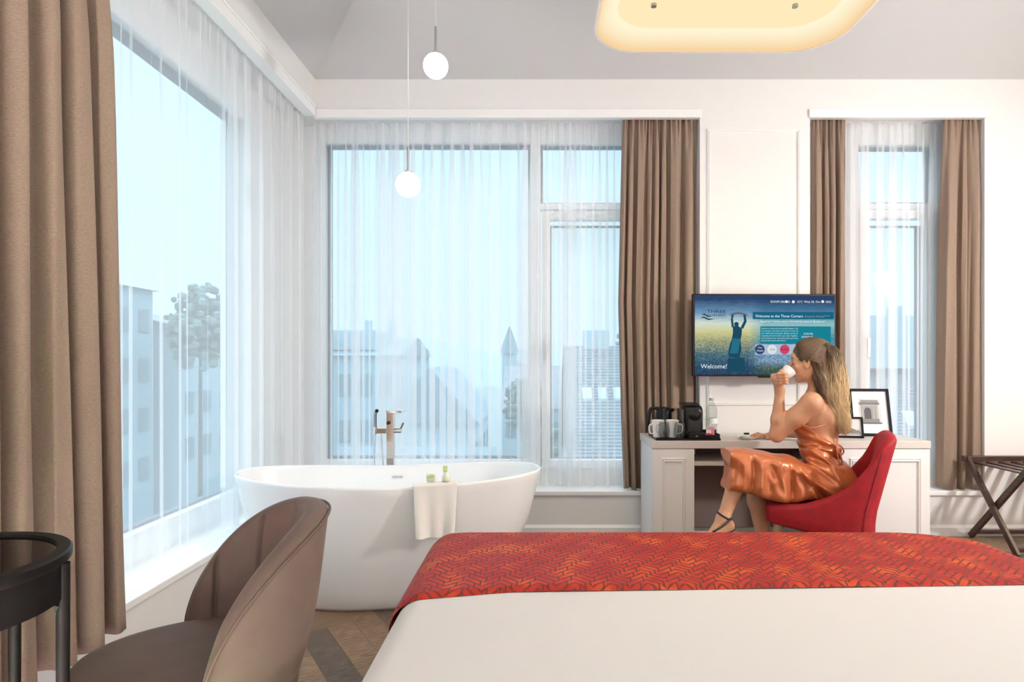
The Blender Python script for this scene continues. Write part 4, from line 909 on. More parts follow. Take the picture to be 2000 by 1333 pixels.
# ---------------- the woman (one continuous body from blended volumes) ----------------
class SDF:
    def __init__(s, lo, hi, h):
        s.lo = np.array(lo, float); s.h = h; s.n = np.ceil((np.array(hi)-s.lo)/h).astype(int)+1
        s.F = np.full(s.n, .08, np.float32)
    def region(s, lo, hi, m):
        a = np.maximum(np.floor((np.array(lo)-m-s.lo)/s.h).astype(int), 0); b = np.minimum(np.ceil((np.array(hi)+m-s.lo)/s.h).astype(int)+1, s.n)
        ax = [s.lo[i]+s.h*np.arange(a[i], b[i]) for i in range(3)]
        return tuple(slice(a[i], b[i]) for i in range(3)), np.meshgrid(*ax, indexing='ij')
    def merge(s, sl, d, k, sub=False):
        f = s.F[sl]
        if sub:
            hh = np.clip(.5-.5*(f+d)/k, 0, 1); s.F[sl] = f*(1-hh)-d*hh+k*hh*(1-hh)
        else:
            hh = np.clip(.5+.5*(f-d)/k, 0, 1); s.F[sl] = f*(1-hh)+d*hh-k*hh*(1-hh)
    def cone(s, a, b, ra, rb, k=.02):
        a, b = np.array(a, float), np.array(b, float); R = max(ra, rb)
        sl, (X, Y, Z) = s.region(np.minimum(a, b)-R, np.maximum(a, b)+R, k+.02)
        ba = b-a; L = (ba@ba)+1e-9; t = np.clip(((X-a[0])*ba[0]+(Y-a[1])*ba[1]+(Z-a[2])*ba[2])/L, 0, 1)
        d = np.sqrt((X-a[0]-t*ba[0])**2+(Y-a[1]-t*ba[1])**2+(Z-a[2]-t*ba[2])**2)-(ra+(rb-ra)*t); s.merge(sl, d, k)
    def chain(s, pts, rs, k=.02):
        for i in range(len(pts)-1): s.cone(pts[i], pts[i+1], rs[i], rs[i+1], k)
    def ell(s, c, ax, r, k=.02, sub=False):
        c = np.array(c, float); R = max(r)
        sl, (X, Y, Z) = s.region(c-R, c+R, k+.02); q = [((X-c[0])*u[0]+(Y-c[1])*u[1]+(Z-c[2])*u[2]) for u in ax]
        k0 = np.sqrt(sum((q[i]/r[i])**2 for i in range(3)))+1e-9; k1 = np.sqrt(sum((q[i]/r[i]**2)**2 for i in range(3)))+1e-9
        s.merge(sl, k0*(k0-1)/k1, k, sub)
    def mesh(s):
        F = s.F; n = F.shape; ins = F < 0
        cells = np.zeros([m-1 for m in n], bool); c0 = ins[:-1,:-1,:-1]
        allv = np.ones_like(cells); anyv = np.zeros_like(cells)
        for i in (0, 1):
            for j in (0, 1):
                for k in (0, 1):
                    q = ins[i:n[0]-1+i, j:n[1]-1+j, k:n[2]-1+k]; allv &= q; anyv |= q
        cells = anyv & ~allv; idx = -np.ones(cells.shape, np.int64); I = np.argwhere(cells); idx[cells] = np.arange(len(I))
        acc = np.zeros((len(I), 3)); cnt = np.zeros(len(I)); corners = [(i, j, k) for i in (0,1) for j in (0,1) for k in (0,1)]
        for a in corners:
            for ax in range(3):
                if a[ax]: continue
                b = list(a); b[ax] = 1
                fa = F[I[:,0]+a[0], I[:,1]+a[1], I[:,2]+a[2]]; fb = F[I[:,0]+b[0], I[:,1]+b[1], I[:,2]+b[2]]
                m = (fa < 0) != (fb < 0); t = np.where(m, fa/(fa-fb+1e-12), 0)
                p = I+np.array(a); p = p.astype(float); p[:, ax] += t; acc[m] += p[m]; cnt[m] += 1
        V = s.lo+s.h*(acc/cnt[:, None]); Q = []
        for ax in range(3):
            o = [0,0,0]; o[ax] = 1; A = ins[:n[0]-o[0], :n[1]-o[1], :n[2]-o[2]]; B = ins[o[0]:, o[1]:, o[2]:]
            E = np.argwhere(A != B); u, v = [(1,2), (2,0), (0,1)][ax]
            E = E[(E[:,u] > 0) & (E[:,v] > 0) & (E[:,u] < n[u]-1) & (E[:,v] < n[v]-1)]
            fl = A[E[:,0], E[:,1], E[:,2]]
            def cid(du, dv): e_ = E.copy(); e_[:,u] -= du; e_[:,v] -= dv; return idx[e_[:,0], e_[:,1], e_[:,2]]
            q = np.stack([cid(1,1), cid(0,1), cid(0,0), cid(1,0)], 1); q[~fl] = q[~fl][:, ::-1]; Q.append(q)
        return V, np.concatenate(Q)
def np_mesh(name, V, Q, m, parent, smooth_it=2, label=None):
    off = np.array(wpos(parent)); me = bpy.data.meshes.new(name); me.from_pydata((V-off).tolist(), [], Q.tolist()); me.materials.append(m); me.validate(); me.shade_smooth()
    o = bpy.data.objects.new(name, me); S.collection.objects.link(o); o.parent = parent
    if smooth_it: md = o.modifiers.new('s', 'SMOOTH'); md.factor = .5; md.iterations = smooth_it
    if label: o['label'] = label
    return o
A3 = lambda px, py, Y: np.array(at(px, py, Y))
def nz(v): v = np.array(v, float); return v/np.linalg.norm(v)
SKIN = mat('skin', (.60, .315, .185), .45, noise=(14, .05)); 
SKIN.node_tree.nodes['Principled BSDF'].inputs['Subsurface Weight'].default_value = .12
SKIN.node_tree.nodes['Principled BSDF'].inputs['Subsurface Radius'].default_value = (.02, .008, .004)
prs = empty('person', (1.56, 3.38, .41), 'seated woman in an orange satin dress drinking from a white cup at the desk', 'person')
up = np.array([0., 0, 1.])
hT = nz((-.86, .50, 0)); lT = nz((-.50, -.86, 0))            # torso: heading, her left
hP = nz((-.95, .30, 0)); lP = nz((-.30, -.95, 0))            # pelvis
Sc = A3(1601, 783, 3.46); shL = A3(1585, 787, 3.32); shR = Sc+(Sc-shL)*1.0
chest = A3(1599, 815, 3.45); waist = A3(1601, 872, 3.43); pelv = A3(1613, 935, 3.42)
neckb = A3(1592, 768, 3.46)
elL = A3(1517, 850, 3.42); wrL = A3(1523, 763, 3.385)
elR = np.array([1.70, 3.74, .77]); wrR = np.array([1.535, 3.90, .742])
hH = nz((-.93, .34, -.12)); lH = nz((-.34, -.93, 0)); uH = np.cross(hH, lH); uH = uH if uH[2] > 0 else -uH
HC = A3(1582, 705, 3.42)
hipL = pelv+lP*.085-up*.01+hP*.02; hipR = pelv-lP*.085-up*.01+hP*.02
knL = A3(1453, 906, 3.36); anL = A3(1413, 1012, 3.29)
knR = A3(1470, 925, 3.50); anR = A3(1500, 1095, 3.42); anR[2] = .085
def build_body():
    G = SDF((.80, 3.02, -.01), (1.90, 4.08, 1.43), .0048); A = (hT, lT, up)
    # trunk
    G.ell(chest+hT*.005, (hT, lT, up), (.100, .148, .135), .03)
    G.ell((chest+Sc)/2-hT*.02, (hT, lT, up), (.085, .155, .09), .04)
    G.ell(chest+hT*.075-up*.03+lT*.06, A, (.055, .058, .058), .03); G.ell(chest+hT*.075-up*.03-lT*.06, A, (.055, .058, .058), .03)
    G.cone(chest-up*.06, waist, .102, .084, .05); G.ell(waist, (hT, lT, up), (.080, .110, .085), .04)
    G.ell(pelv, (hP, lP, up), (.125, .165, .115), .05); G.ell(pelv-hP*.03-up*.03+lP*.06, (hP, lP, up), (.11, .10, .095), .04); G.ell(pelv-hP*.03-up*.03-lP*.06, (hP, lP, up), (.11, .10, .095), .04)
    # neck, shoulders
    hn = HC-hH*.025-uH*.07; G.cone(neckb-up*.02-hT*.015, hn, .053, .046, .025)
    G.cone(neckb-up*.03, shL+up*.004, .045, .046, .035); G.cone(neckb-up*.03, shR+up*.004, .045, .046, .035)
    # arms
    G.chain([shL, shL*.55+elL*.45, elL], [.054, .049, .039], .03); G.chain([elL, elL*.65+wrL*.35+np.array([.0,-.004,0]), wrL], [.038, .037, .0235], .018)
    G.chain([shR, shR*.5+elR*.5, elR], [.052, .045, .036], .03); G.chain([elR, elR*.6+wrR*.4, wrR], [.036, .033, .022], .018)
    # shoulder-blade relief
    G.ell(chest-hT*.075+lT*.075+up*.02, (hT, lT, up), (.022, .05, .07), .04)
    # legs
    G.chain([hipL, hipL*.5+knL*.5, knL], [.085, .072, .054], .03); G.chain([knL, knL*.68+anL*.32, anL], [.050, .050, .031], .025)
    G.chain([hipR, hipR*.5+knR*.5, knR], [.085, .072, .054], .03); G.chain([knR, knR*.68+anR*.32, anR], [.050, .052, .031], .025)
    # feet
    for an, toe in ((anL, anL+np.array([-.105, -.055, -.125])), (anR, anR+np.array([-.16, .04, -.055]))):
        d = nz(toe-an); heel = an-up*.045-d*.025
        if an is anL: heel = an+np.array([.030, .01, -.045])
        G.cone(an, heel, .031, .027, .02); ball = an+(toe-an)*.78; G.cone(an, ball, .030, .027, .025); G.cone(heel, ball, .026, .024, .025)
        side = nz(np.cross(d, up)); tl = toe-an
        for j, (o_, L_) in enumerate(((-.028, .19), (-.012, .20), (.002, .19), (.014, .175), (.025, .16))):
            base = an+d*.13+side*o_*.8; G.cone(base+ (ball-(an+d*.13))*.6, base+d*(L_-.13)+ (ball-(an+d*.13))*.6, .011 if j else .013, .009 if j else .011, .008)
    # head
    h, l, u = hH, lH, uH; c = HC
    G.ell(c-h*.012+u*.028, (h, l, u), (.094, .074, .086), .02)
    G.ell(c+h*.040-u*.030, (h, l, u), (.052, .056, .078), .03)
    G.ell(c+h*.030-u*.070, (h, l, u), (.052, .046, .040), .02)           # jaw
    G.ell(c+h*.070-u*.100, (h, l, u), (.019, .020, .016), .018)          # chin
    G.ell(c+h*.078+u*.028, (h, l, u), (.016, .045, .026), .02)           # forehead / brow
    for s_ in (1, -1):
        G.ell(c+h*.092+l*.031*s_+u*.002, (h, l, u), (.014, .017, .012), .008, sub=True)     # eye socket
        G.ell(c+h*.079+l*.031*s_+u*.001, (h, l, u), (.0125, .0145, .0115), .004)            # closed lid
        G.ell(c+h*.066+l*.040*s_-u*.028, (h, l, u), (.022, .020, .020), .015)               # cheek
        e = c+h*.022+l*.0675*s_-u*.012                                                      # ear
        G.ell(e, (h*.94+l*s_*-.34, l*s_*.94+h*.34, u), (.019, .0075, .030), .005); G.ell(e+l*s_*.007+h*.002+u*.004, (h, l, u), (.009, .006, .015), .004, sub=True)
        G.ell(e-u*.026+h*.003, (h, l, u), (.008, .006, .009), .005)
    G.cone(c+h*.092+u*.010, c+h*.113-u*.030, .0065, .0095, .008); G.ell(c+h*.100-u*.037, (h, l, u), (.012, .015, .008), .006)
    G.ell(c+h*.0925-u*.060, (h, l, u), (.0105, .019, .0065), .005); G.ell(c+h*.0905-u*.072, (h, l, u), (.0105, .017, .0065), .005)
    G.ell(c+h*.103-u*.066, (h, l, u), (.006, .020, .0018), .003, sub=True)
    # left hand: palm and curled fingers round the cup
    cup = A3(1534, 731, 3.37)
    pm = A3(1517, 742, 3.365); G.cone(wrL, pm, .024, .027, .02); G.ell(pm, (nz(cup-pm), nz(np.cross(nz(cup-pm), up)), up), (.022, .030, .034), .015)
    ax = nz((.62, -.1, .34))      # cup axis direction (towards the lips) used for the finger row
    for j in range(4):
        b = pm+np.array([-.012, -.016+.004*j, .026-.017*j]); m1 = b+np.array([.004+.004*j, -.030, .006]); m2 = m1+np.array([.026, -.012, .002]); tp = m2+np.array([.018, .010, -.002])
        rr = (.0095, .0098, .0092, .0082)[j]; G.chain([b, m1, m2, tp], [rr*1.1, rr, rr*.95, rr*.8], .006)
    th0 = pm+np.array([.010, .004, .018]); G.chain([th0, th0+np.array([.012, -.012, .026]), th0+np.array([.030, -.006, .036])], [.013, .011, .009], .008)
    # right hand resting flat on the desk
    pr = wrR+np.array([-.062, .0, -.012]); G.cone(wrR, pr, .022, .022, .015); G.ell(pr, (nz((-1, .0, 0)), nz((0, 1, 0)), up), (.044, .038, .015), .012)
    for j, (dy, L_) in enumerate(((-.030, .062), (-.011, .076), (.009, .080), (.028, .070))):
        b = pr+np.array([-.030, dy, -.001]); k1 = b+np.array([-L_*.45, dy*.15, .010]); k2 = k1+np.array([-L_*.35, dy*.1, -.007]); tp = k2+np.array([-L_*.3, dy*.05, -.010])
        G.chain([b, k1, k2, tp], [.0105, .0095, .0085, .0075], .006)
    t0 = pr+np.array([.015, -.036, -.004]); G.chain([t0, t0+np.array([-.030, -.022, -.001]), t0+np.array([-.058, -.026, -.004])], [.013, .011, .009], .008)
    V, Q = G.mesh(); o = np_mesh('body', V, Q, SKIN, prs, 1)
    # lips and brow as thin separate tints
    m_ = MB(); m_.tube([Vector(c+h*.1025-u*.0605+l*s_*.016-h*abs(s_)*.008) for s_ in np.linspace(-1, 1, 9)], [.001]+[.0042]*7+[.001], 8); m_.tube([Vector(c+h*.1005-u*.0715+l*s_*.014-h*abs(s_)*.007) for s_ in np.linspace(-1, 1, 9)], [.001]+[.0042]*7+[.001], 8); m_.build('lips', mat('lip_rose', (.55, .18, .15), .4), prs, smooth='all')
    for s_ in (1, -1):
        m_ = MB(); m_.tube([Vector(c+h*(.094-.012*t*t)+l*s_*(.014+.030*t)+u*(.022+.004*math.sin(t*2.6))) for t in np.linspace(0, 1, 8)], [.001]+[.0028]*6+[.001], 6); m_.build('eyebrow', mat('brow_brown', (.16, .09, .05), .8), prs, smooth='all')
        m_ = MB(); m_.tube([Vector(c+h*(.0925-.006*t*t)+l*s_*(.017+.027*t)-u*(.005+.004*math.sin(t*3.1))) for t in np.linspace(0, 1, 8)], .0013, 6); m_.build('eyelashes', mat('lash_dark', (.04, .02, .015), .7), prs, smooth='all')
    return cup
cupc = build_body()

# dress
def poly_sdf(px, pz, poly):
    d = np.full(px.shape, 1e9); s_ = np.ones(px.shape); N = len(poly)
    for i in range(N):
        ax_, az = poly[i]; bx_, bz = poly[i-1]; ex, ez = bx_-ax_, bz-az; wx_, wz = px-ax_, pz-az
        t = np.clip((wx_*ex+wz*ez)/(ex*ex+ez*ez), 0, 1); d = np.minimum(d, (wx_-ex*t)**2+(wz-ez*t)**2)
        c1 = pz >= az; c2 = pz < bz; c3 = ex*wz > ez*wx_; fl = (c1 & c2 & c3) | (~c1 & ~c2 & ~c3); s_ = np.where(fl, -s_, s_)
    return s_*np.sqrt(d)
def build_dress():
    G = SDF((1.0, 3.08, .25), (1.84, 3.78, 1.12), .005); e = .010
    # bodice
    G.ell(chest+hT*.005, (hT, lT, up), (.100+e, .148+e, .135+e), .03)
    G.ell(chest+hT*.075-up*.03+lT*.06, (hT, lT, up), (.055+e, .058+e, .058+e), .03); G.ell(chest+hT*.075-up*.03-lT*.06, (hT, lT, up), (.055+e, .058+e, .058+e), .03)
    G.cone(chest-up*.06, waist, .105+e, .095+e, .05); G.ell(waist, (hT, lT, up), (.090+e, .122+e, .09+e), .04)
    # neckline: cut away above a plane that drops from the front to the small of the back
    X, Y, Z = np.meshgrid(*[G.lo[i]+G.h*np.arange(G.n[i]) for i in range(3)], indexing='ij')
    fwd = (X-chest[0])*hT[0]+(Y-chest[1])*hT[1]; side = (X-chest[0])*lT[0]+(Y-chest[1])*lT[1]
    zf = A3(0, 824, 3.4)[2]; zb_ = A3(0, 868, 3.42)[2]
    t = np.clip((fwd+.10)/.19, 0, 1); cut = Z-(zb_+(zf-zb_)*t**.9-.012*np.cos(side*14)*(1-t))
    G.F = np.maximum(G.F, cut.astype(np.float32))
    # hips and thighs
    e = .016
    G.ell(pelv, (hP, lP, up), (.125+e, .165+e, .120+e), .04); G.ell(pelv-hP*.035-up*.03+lP*.06, (hP, lP, up), (.11+e, .10+e, .095+e), .04); G.ell(pelv-hP*.03-up*.03-lP*.06, (hP, lP, up), (.11+e, .10+e, .095+e), .04)
    G.chain([hipL, hipL*.5+knL*.5, knL], [.085+e, .076+e, .060+e], .04); G.chain([hipR, hipR*.5+knR*.5, knR], [.085+e, .076+e, .060+e], .04)
    # hanging skirt: outline seen from the side, given the width of both legs
    P2 = [(1418, 886), (1424, 880), (1450, 879), (1500, 888), (1545, 900), (1590, 915), (1600, 975), (1560, 983), (1538, 984), (1505, 978), (1474, 969), (1450, 963), (1415, 962), (1423, 940), (1428, 915)]
    kk_ = 3.27/F; poly = [((a-VX)*kk_, EYE-(b-VY)*kk_) for a, b in P2]
    sl, (x, y, z) = G.region((1.02, 3.14, .30), (1.62, 3.66, .75), .0)
    # shear: the far side follows the pelvis direction
    yc = 3.345+np.clip(x-1.08, 0, .3)*.16; xx = x+(y-yc)*(-.10)
    d2 = poly_sdf(xx, z, poly); hw_ = .110+np.clip(x-1.08, 0, .2)*.28+.012*np.sin(x*60)*np.clip((.62-z)*5, 0, 1); dy = np.abs(y-yc)-hw_
    q1 = np.maximum(d2+.045, 0); q2 = np.maximum(dy+.045, 0); d = np.minimum(np.maximum(d2+.045, dy+.045), 0)+np.sqrt(q1*q1+q2*q2)-.042
    G.merge(sl, d.astype(np.float32), .035)
    # folds
    px_ = VX+X/Y*F; pz_ = VY+(EYE-Z)/Y*F
    def fold(x0, y0, x1, y1, w_, a):          # a ridge or groove along a line of the cloth
        L = math.hypot(x1-x0, y1-y0); ux, uy = (x1-x0)/L, (y1-y0)/L; t_ = ((px_-x0)*ux+(pz_-y0)*uy)/L; n_ = (px_-x0)*-uy+(pz_-y0)*ux
        n_ = n_+6*np.sin(t_*3)*.6; return a*np.exp(-(n_/w_)**2)*np.clip(t_*4, 0, 1)*np.clip((1-t_)*4, 0, 1)
    D = 0
    for q in ((1470, 885, 1468, 968, 5, .010), (1452, 890, 1450, 962, 6, -.006), (1486, 895, 1484, 975, 7, -.010), (1500, 900, 1530, 978, 8, .011), (1530, 900, 1505, 960, 6, -.007), (1545, 905, 1545, 985, 5, .013), (1556, 900, 1600, 985, 6, -.011),
              (1548, 915, 1640, 980, 7, -.013), (1552, 895, 1640, 950, 6, .012), (1575, 880, 1648, 925, 5, -.009), (1585, 875, 1650, 905, 4, .008), (1560, 935, 1620, 985, 5, .010), (1600, 880, 1650, 960, 5, -.006), (1435, 888, 1428, 960, 5, .005),
              (1560, 845, 1640, 880, 5, -.006), (1552, 855, 1630, 882, 4, .006), (1548, 862, 1600, 890, 4, -.006), (1552, 876, 1642, 878, 4, .008), (1550, 835, 1600, 862, 4, .004)): D = D+1.5*fold(*q[:4], q[4]*.8, q[5])
    D = D + .0022*np.sin(X*55+Z*38+2*np.sin(Y*20))*np.clip((.80-Z)*8, 0, 1)
    # gather at the waist
    G.F += D.astype(np.float32)
    V, Q = G.mesh()
    SAT = mat('orange_satin', (.56, .165, .060), .30, spec=.7)
    SAT.node_tree.nodes['Principled BSDF'].inputs['Metallic'].default_value = .28
    o = np_mesh('dress', V, Q, SAT, prs, 3)
    DK = mat('satin_strap', (.50, .14, .06), .4)
    def ribbon(pts, r=.0035, name='strap'): m_ = MB(); m_.tube(bez([Vector(p) for p in pts], 24), r, 8); return m_.build(name, DK, o, smooth='all')
    bs = chest-hT*.11
    ribbon([A3(1566, 830, 3.31), A3(1583, 836, 3.285), A3(1605, 832, 3.30), A3(1622, 824, 3.34), A3(1636, 815, 3.38)])
    ribbon([A3(1642, 820, 3.36), A3(1638, 845, 3.345), A3(1634, 870, 3.335)])
    ribbon([A3(1625, 868, 3.30), A3(1640, 870, 3.31), A3(1648, 882, 3.32), A3(1640, 890, 3.32), A3(1632, 874, 3.31)], .004, 'waist_tie')
    ribbon([A3(1633, 872, 3.31), A3(1643, 895, 3.30), A3(1645, 915, 3.31), A3(1652, 939, 3.32)], .004, 'waist_tie')
    ribbon([A3(1633, 872, 3.31), A3(1638, 900, 3.29), A3(1644, 925, 3.30)], .0035, 'waist_tie')
build_dress()
# shoe straps
def shoe(an, toe, heel, lab):
    m_ = MB(); BLs = mat('shoe_black', (.012, .01, .01), .4); a = Vector(an); d = Vector(nz(np.array(toe)-np.array(an)))
    u = Vector(nz(np.array(knL)-np.array(anL))) if lab else Vector((0, 0, 1)); s_ = u.orthogonal().normalized(); v = u.cross(s_)
    m_.tube([a+u*.012+(s_*math.cos(t)+v*math.sin(t))*.0385-u*.012*math.cos(t+2.2) for t in np.linspace(0, 2*math.pi, 28)[:-1]], .0055, 8, loop=True)
    m_.build('ankle_strap', BLs, prs, smooth='all')
    m_ = MB(); T = Vector(toe); H = Vector(heel); sd = d.cross(Vector((0,0,1))).normalized()
    dn = sd.cross(d).normalized(); dn = dn if dn.z < 0 else -dn
    L = [H-d*.005+dn*.030, H+(T-H)*.4+dn*.036, H+(T-H)*.75+dn*.034, T+dn*.022+d*.05]; W_ = [.022, .026, .036, .022]
    m_.rings([[p+sd*w_, p-sd*w_, p-sd*w_+dn*.008, p+sd*w_+dn*.008] for p, w_ in zip(L, W_)]); m_.build('shoe_sole', BLs, prs, bevel=.003, smooth=True)
    if lab: m_ = MB(); m_.tube(bez([A3(1428, 1013, 3.262), A3(1420, 1022, 3.235), A3(1408, 1031, 3.215), A3(1392, 1040, 3.20)], 12), .0055, 8); m_.build('cross_strap', BLs, prs, smooth='all')
shoe(anL, anL+np.array([-.105, -.055, -.125]), anL+np.array([.030, .01, -.045]), True)
shoe(anR, anR+np.array([-.16, .04, -.045]), anR+np.array([.03, 0, -.045]), False)
# hair
def build_hair():
    G = SDF((1.40, 3.18, .78), (1.88, 3.62, 1.42), .0045); h, l, u = hH, lH, uH; c = HC
    G.ell(c-h*.016+u*.034, (h, l, u), (.103, .084, .090), .01)
    X, Y, Z = np.meshgrid(*[G.lo[i]+G.h*np.arange(G.n[i]) for i in range(3)], indexing='ij')
    q = lambda v: (X-c[0])*v[0]+(Y-c[1])*v[1]+(Z-c[2])*v[2]
    fh, fu = q(h), q(u)
    front = fh*.74-fu*.67-.040                 # open in front of the line forehead - ear
    G.F = np.maximum(G.F, front.astype(np.float32))
    G.ell(c-h*.062-u*.018, (h, l, u), (.045, .062, .058), .015)              # nape
    clip = A3(1612, 678, 3.375)
    T = [clip, A3(1626, 692, 3.37), A3(1634, 725, 3.35), A3(1636, 760, 3.335), A3(1639, 795, 3.33), A3(1645, 822, 3.33), A3(1649, 842, 3.335)]
    G.chain(T, [.024, .030, .034, .035, .029, .017, .006], .02)
    Nn = [c-h*.055-u*.02+l*.02, A3(1605, 738, 3.36), A3(1617, 772, 3.335), A3(1629, 802, 3.325), A3(1638, 830, 3.325)]
    G.chain(Nn, [.044, .042, .034, .025, .010], .02)
    fx = VX+X/Y*F; fz = VY+(EYE-Z)/Y*F
    wv = .0035*np.sin((fx-fz*.25)*.55+np.sin(fz*.09)*2.2)*np.clip((fz-680)/40, 0, 1); cap = 0*fu
    G.F += (wv+cap*np.clip((700-fz)/20, 0, 1)).astype(np.float32)
    V, Q = G.mesh()
    HM = attr_mat('hair_blonde', 'hair', .45, .5); 
    o = np_mesh('hair', V, Q, HM, prs, 1)
    def tone(p, r):
        fz = VY+(EYE-p[2])/p[1]*F; fx = VX+p[0]/p[1]*F; k = np.clip((fz-690)/60, 0, 1)*np.clip((fx-1598+(fz-700)*-.12)/30, 0, 1)
        a = np.array((.095, .050, .024)); b = np.array((.78, .58, .33)); cc = a+(b-a)*np.clip(k*.95+r*(.45+.55*k), 0, 1); return (*cc, 1)
    me = o.data; ca = me.attributes.new('hair', 'FLOAT_COLOR', 'POINT'); W0 = np.array(wpos(prs)); r0 = np.random.default_rng(2)
    for i, v in enumerate(me.vertices):
        p = np.array(v.co)+W0; ca.data[i].color = tone(p, .0)
    # strands
    mb = MB(); cols = []; r = np.random.default_rng(5)
    def strand(path, jit, rad, n=16, wob=.010, sp=None):
        off = r.normal(0, 1, 3); off /= np.linalg.norm(off)+1e-6; ph = r.uniform(0, 6, 2); pts = []
        P = bez([Vector(p) for p in path], n)
        for i, p in enumerate(P):
            t = i/(n-1); J = np.interp(t, np.linspace(0, 1, len(jit)), jit); w_ = wob*min(1, t*2)
            pts.append(Vector(p)+Vector(off)*J+Vector((w_*math.sin(t*13+ph[0]), w_*math.cos(t*10+ph[1]), 0)))
        n0 = len(mb.v); mb.tube(pts, [rad*(1-.6*i/(n-1)) for i in range(n)], 5); b = r.uniform(-.22, .32)
        cols.extend([tone(v, b) for v in mb.v[n0:]])
    tj = [.024, .037, .044, .047, .043, .036, .026]
    for i in range(520): strand(T, [a*r.uniform(.80, 1.10) for a in tj], r.uniform(.0008, .0018), 22)
    for i in range(240): strand(Nn, [a*r.uniform(.85, 1.08) for a in (.048, .045, .036, .030, .022)], r.uniform(.0008, .0017), 18)
    for i in range(170):                            # lengths leaving the clip on the near side
        j = lambda k: r.normal(0, k, 3)
        strand([clip+lH*.027+j(.004), A3(1622, 694, 3.37)+lH*.040+j(.009), A3(1628, 722, 3.35)+lH*.034+j(.012), T[3]+lH*.02+j(.013), T[4]+j(.014), T[5]+j(.014)], [0]*6, r.uniform(.0009, .0018), 22, wob=.006)
    # combed strands over the crown to the clip
    for i in range(800):
        a = r.uniform(-1.95, 1.95); e_ = r.uniform(0, 1)
        def on(t):                                # follows the cap surface backwards
            th = math.radians(np.interp(t, [0, 1], [62-e_*18, 152])); ph = a*(1-.88*t**1.3)
            d = np.array((math.cos(th), math.sin(th)*math.sin(ph), math.sin(th)*math.cos(ph)))
            return c-h*.016+u*.034+h*.109*d[0]+l*.097*d[1]+u*.0955*d[2]
        okp = [t for t in np.linspace(0, .97, 30) if ((on(t)-c)@h*.74-(on(t)-c)@u*.67-.040) < .003]
        if len(okp) < 4: continue
        low = abs(a) > 1.05 and r.random() < .55
        pts = [on(t) for t in np.linspace(okp[0], .97, 7)]+[clip+lH*.026*(1 if a > 0 else -.3)+r.normal(0, .008, 3)]
        strand(pts, [0]*7, r.uniform(.0008, .0015), 18, wob=0)
    for i in range(620):                            # loose lengths behind the ear, from under the combed band down to the nape
        v = r.uniform(.02, 1); a = 1.85*(1 if r.random() < .75 else -1); sg = 1 if a > 0 else -1; t = .04+.86*v
        th = math.radians(np.interp(t, [0, 1], [55, 152])); ph = a*(1-.88*t**1.3)
        d = np.array((math.cos(th), math.sin(th)*math.sin(ph), math.sin(th)*math.cos(ph))); st = c-h*.016+u*.034+h*.106*d[0]+l*.094*d[1]+u*.093*d[2]
        p2 = c-h*(.030+.050*v)+l*sg*(.082-.030*v)-u*(.015-.02*v); p3 = c-h*(.045+.055*v)+l*sg*(.070-.030*v)-u*.062
        strand([st, p2, p3, Nn[1]+r.normal(0, .020, 3)-h*.02*v, Nn[2]+r.normal(0, .018, 3)-h*.01*v, Nn[3]+r.normal(0, .014, 3)], [0]*6, r.uniform(.0009, .0017), 22, wob=.0035)
    m2 = mb.build('hair_strands', HM, o, smooth='all'); ca = m2.data.attributes.new('hair', 'FLOAT_COLOR', 'POINT')
    for i in range(len(m2.data.vertices)): ca.data[i].color = cols[i]
    m_ = MB(); m_.tube([Vector(clip+np.array((.010*math.cos(t)-.004, -.012+.03*math.sin(t)*.4, .034*math.sin(t)))) for t in np.linspace(0, 2*math.pi, 20)[:-1]], .003, 6, loop=True); m_.build('hair_clip', mat('clip_brown', (.10, .05, .03), .3), o, smooth='all')
build_hair()
# cup in the hand
ax = Vector((.70, .10, .62)).normalized(); root = empty('coffee_cup', cupc, 'white coffee cup held tilted at the woman\'s lips', 'cup')
c0 = Vector(cupc)-ax*.020+Vector((.0,-.004,0)); mb = MB(); mb.lathe([(.018, 0), (.024, .004), (.033, .03), (.037, .055), (.035, .0555), (.030, .03), (.020, .008), (.001, .006)], c0, n=32, axis=ax); mb.build('bowl', PORC, root, smooth=True)
hd = ax.cross(Vector((0, 1, 0))).normalized(); hd = (hd*.2+Vector((0,1,0))*.98).normalized()
mb = MB(); mb.tube(bez([c0+ax*.045+hd*.034, c0+ax*.042+hd*.052, c0+ax*.022+hd*.052, c0+ax*.016+hd*.028], 14), .0035, 8); mb.build('handle', PORC, root, smooth=True)

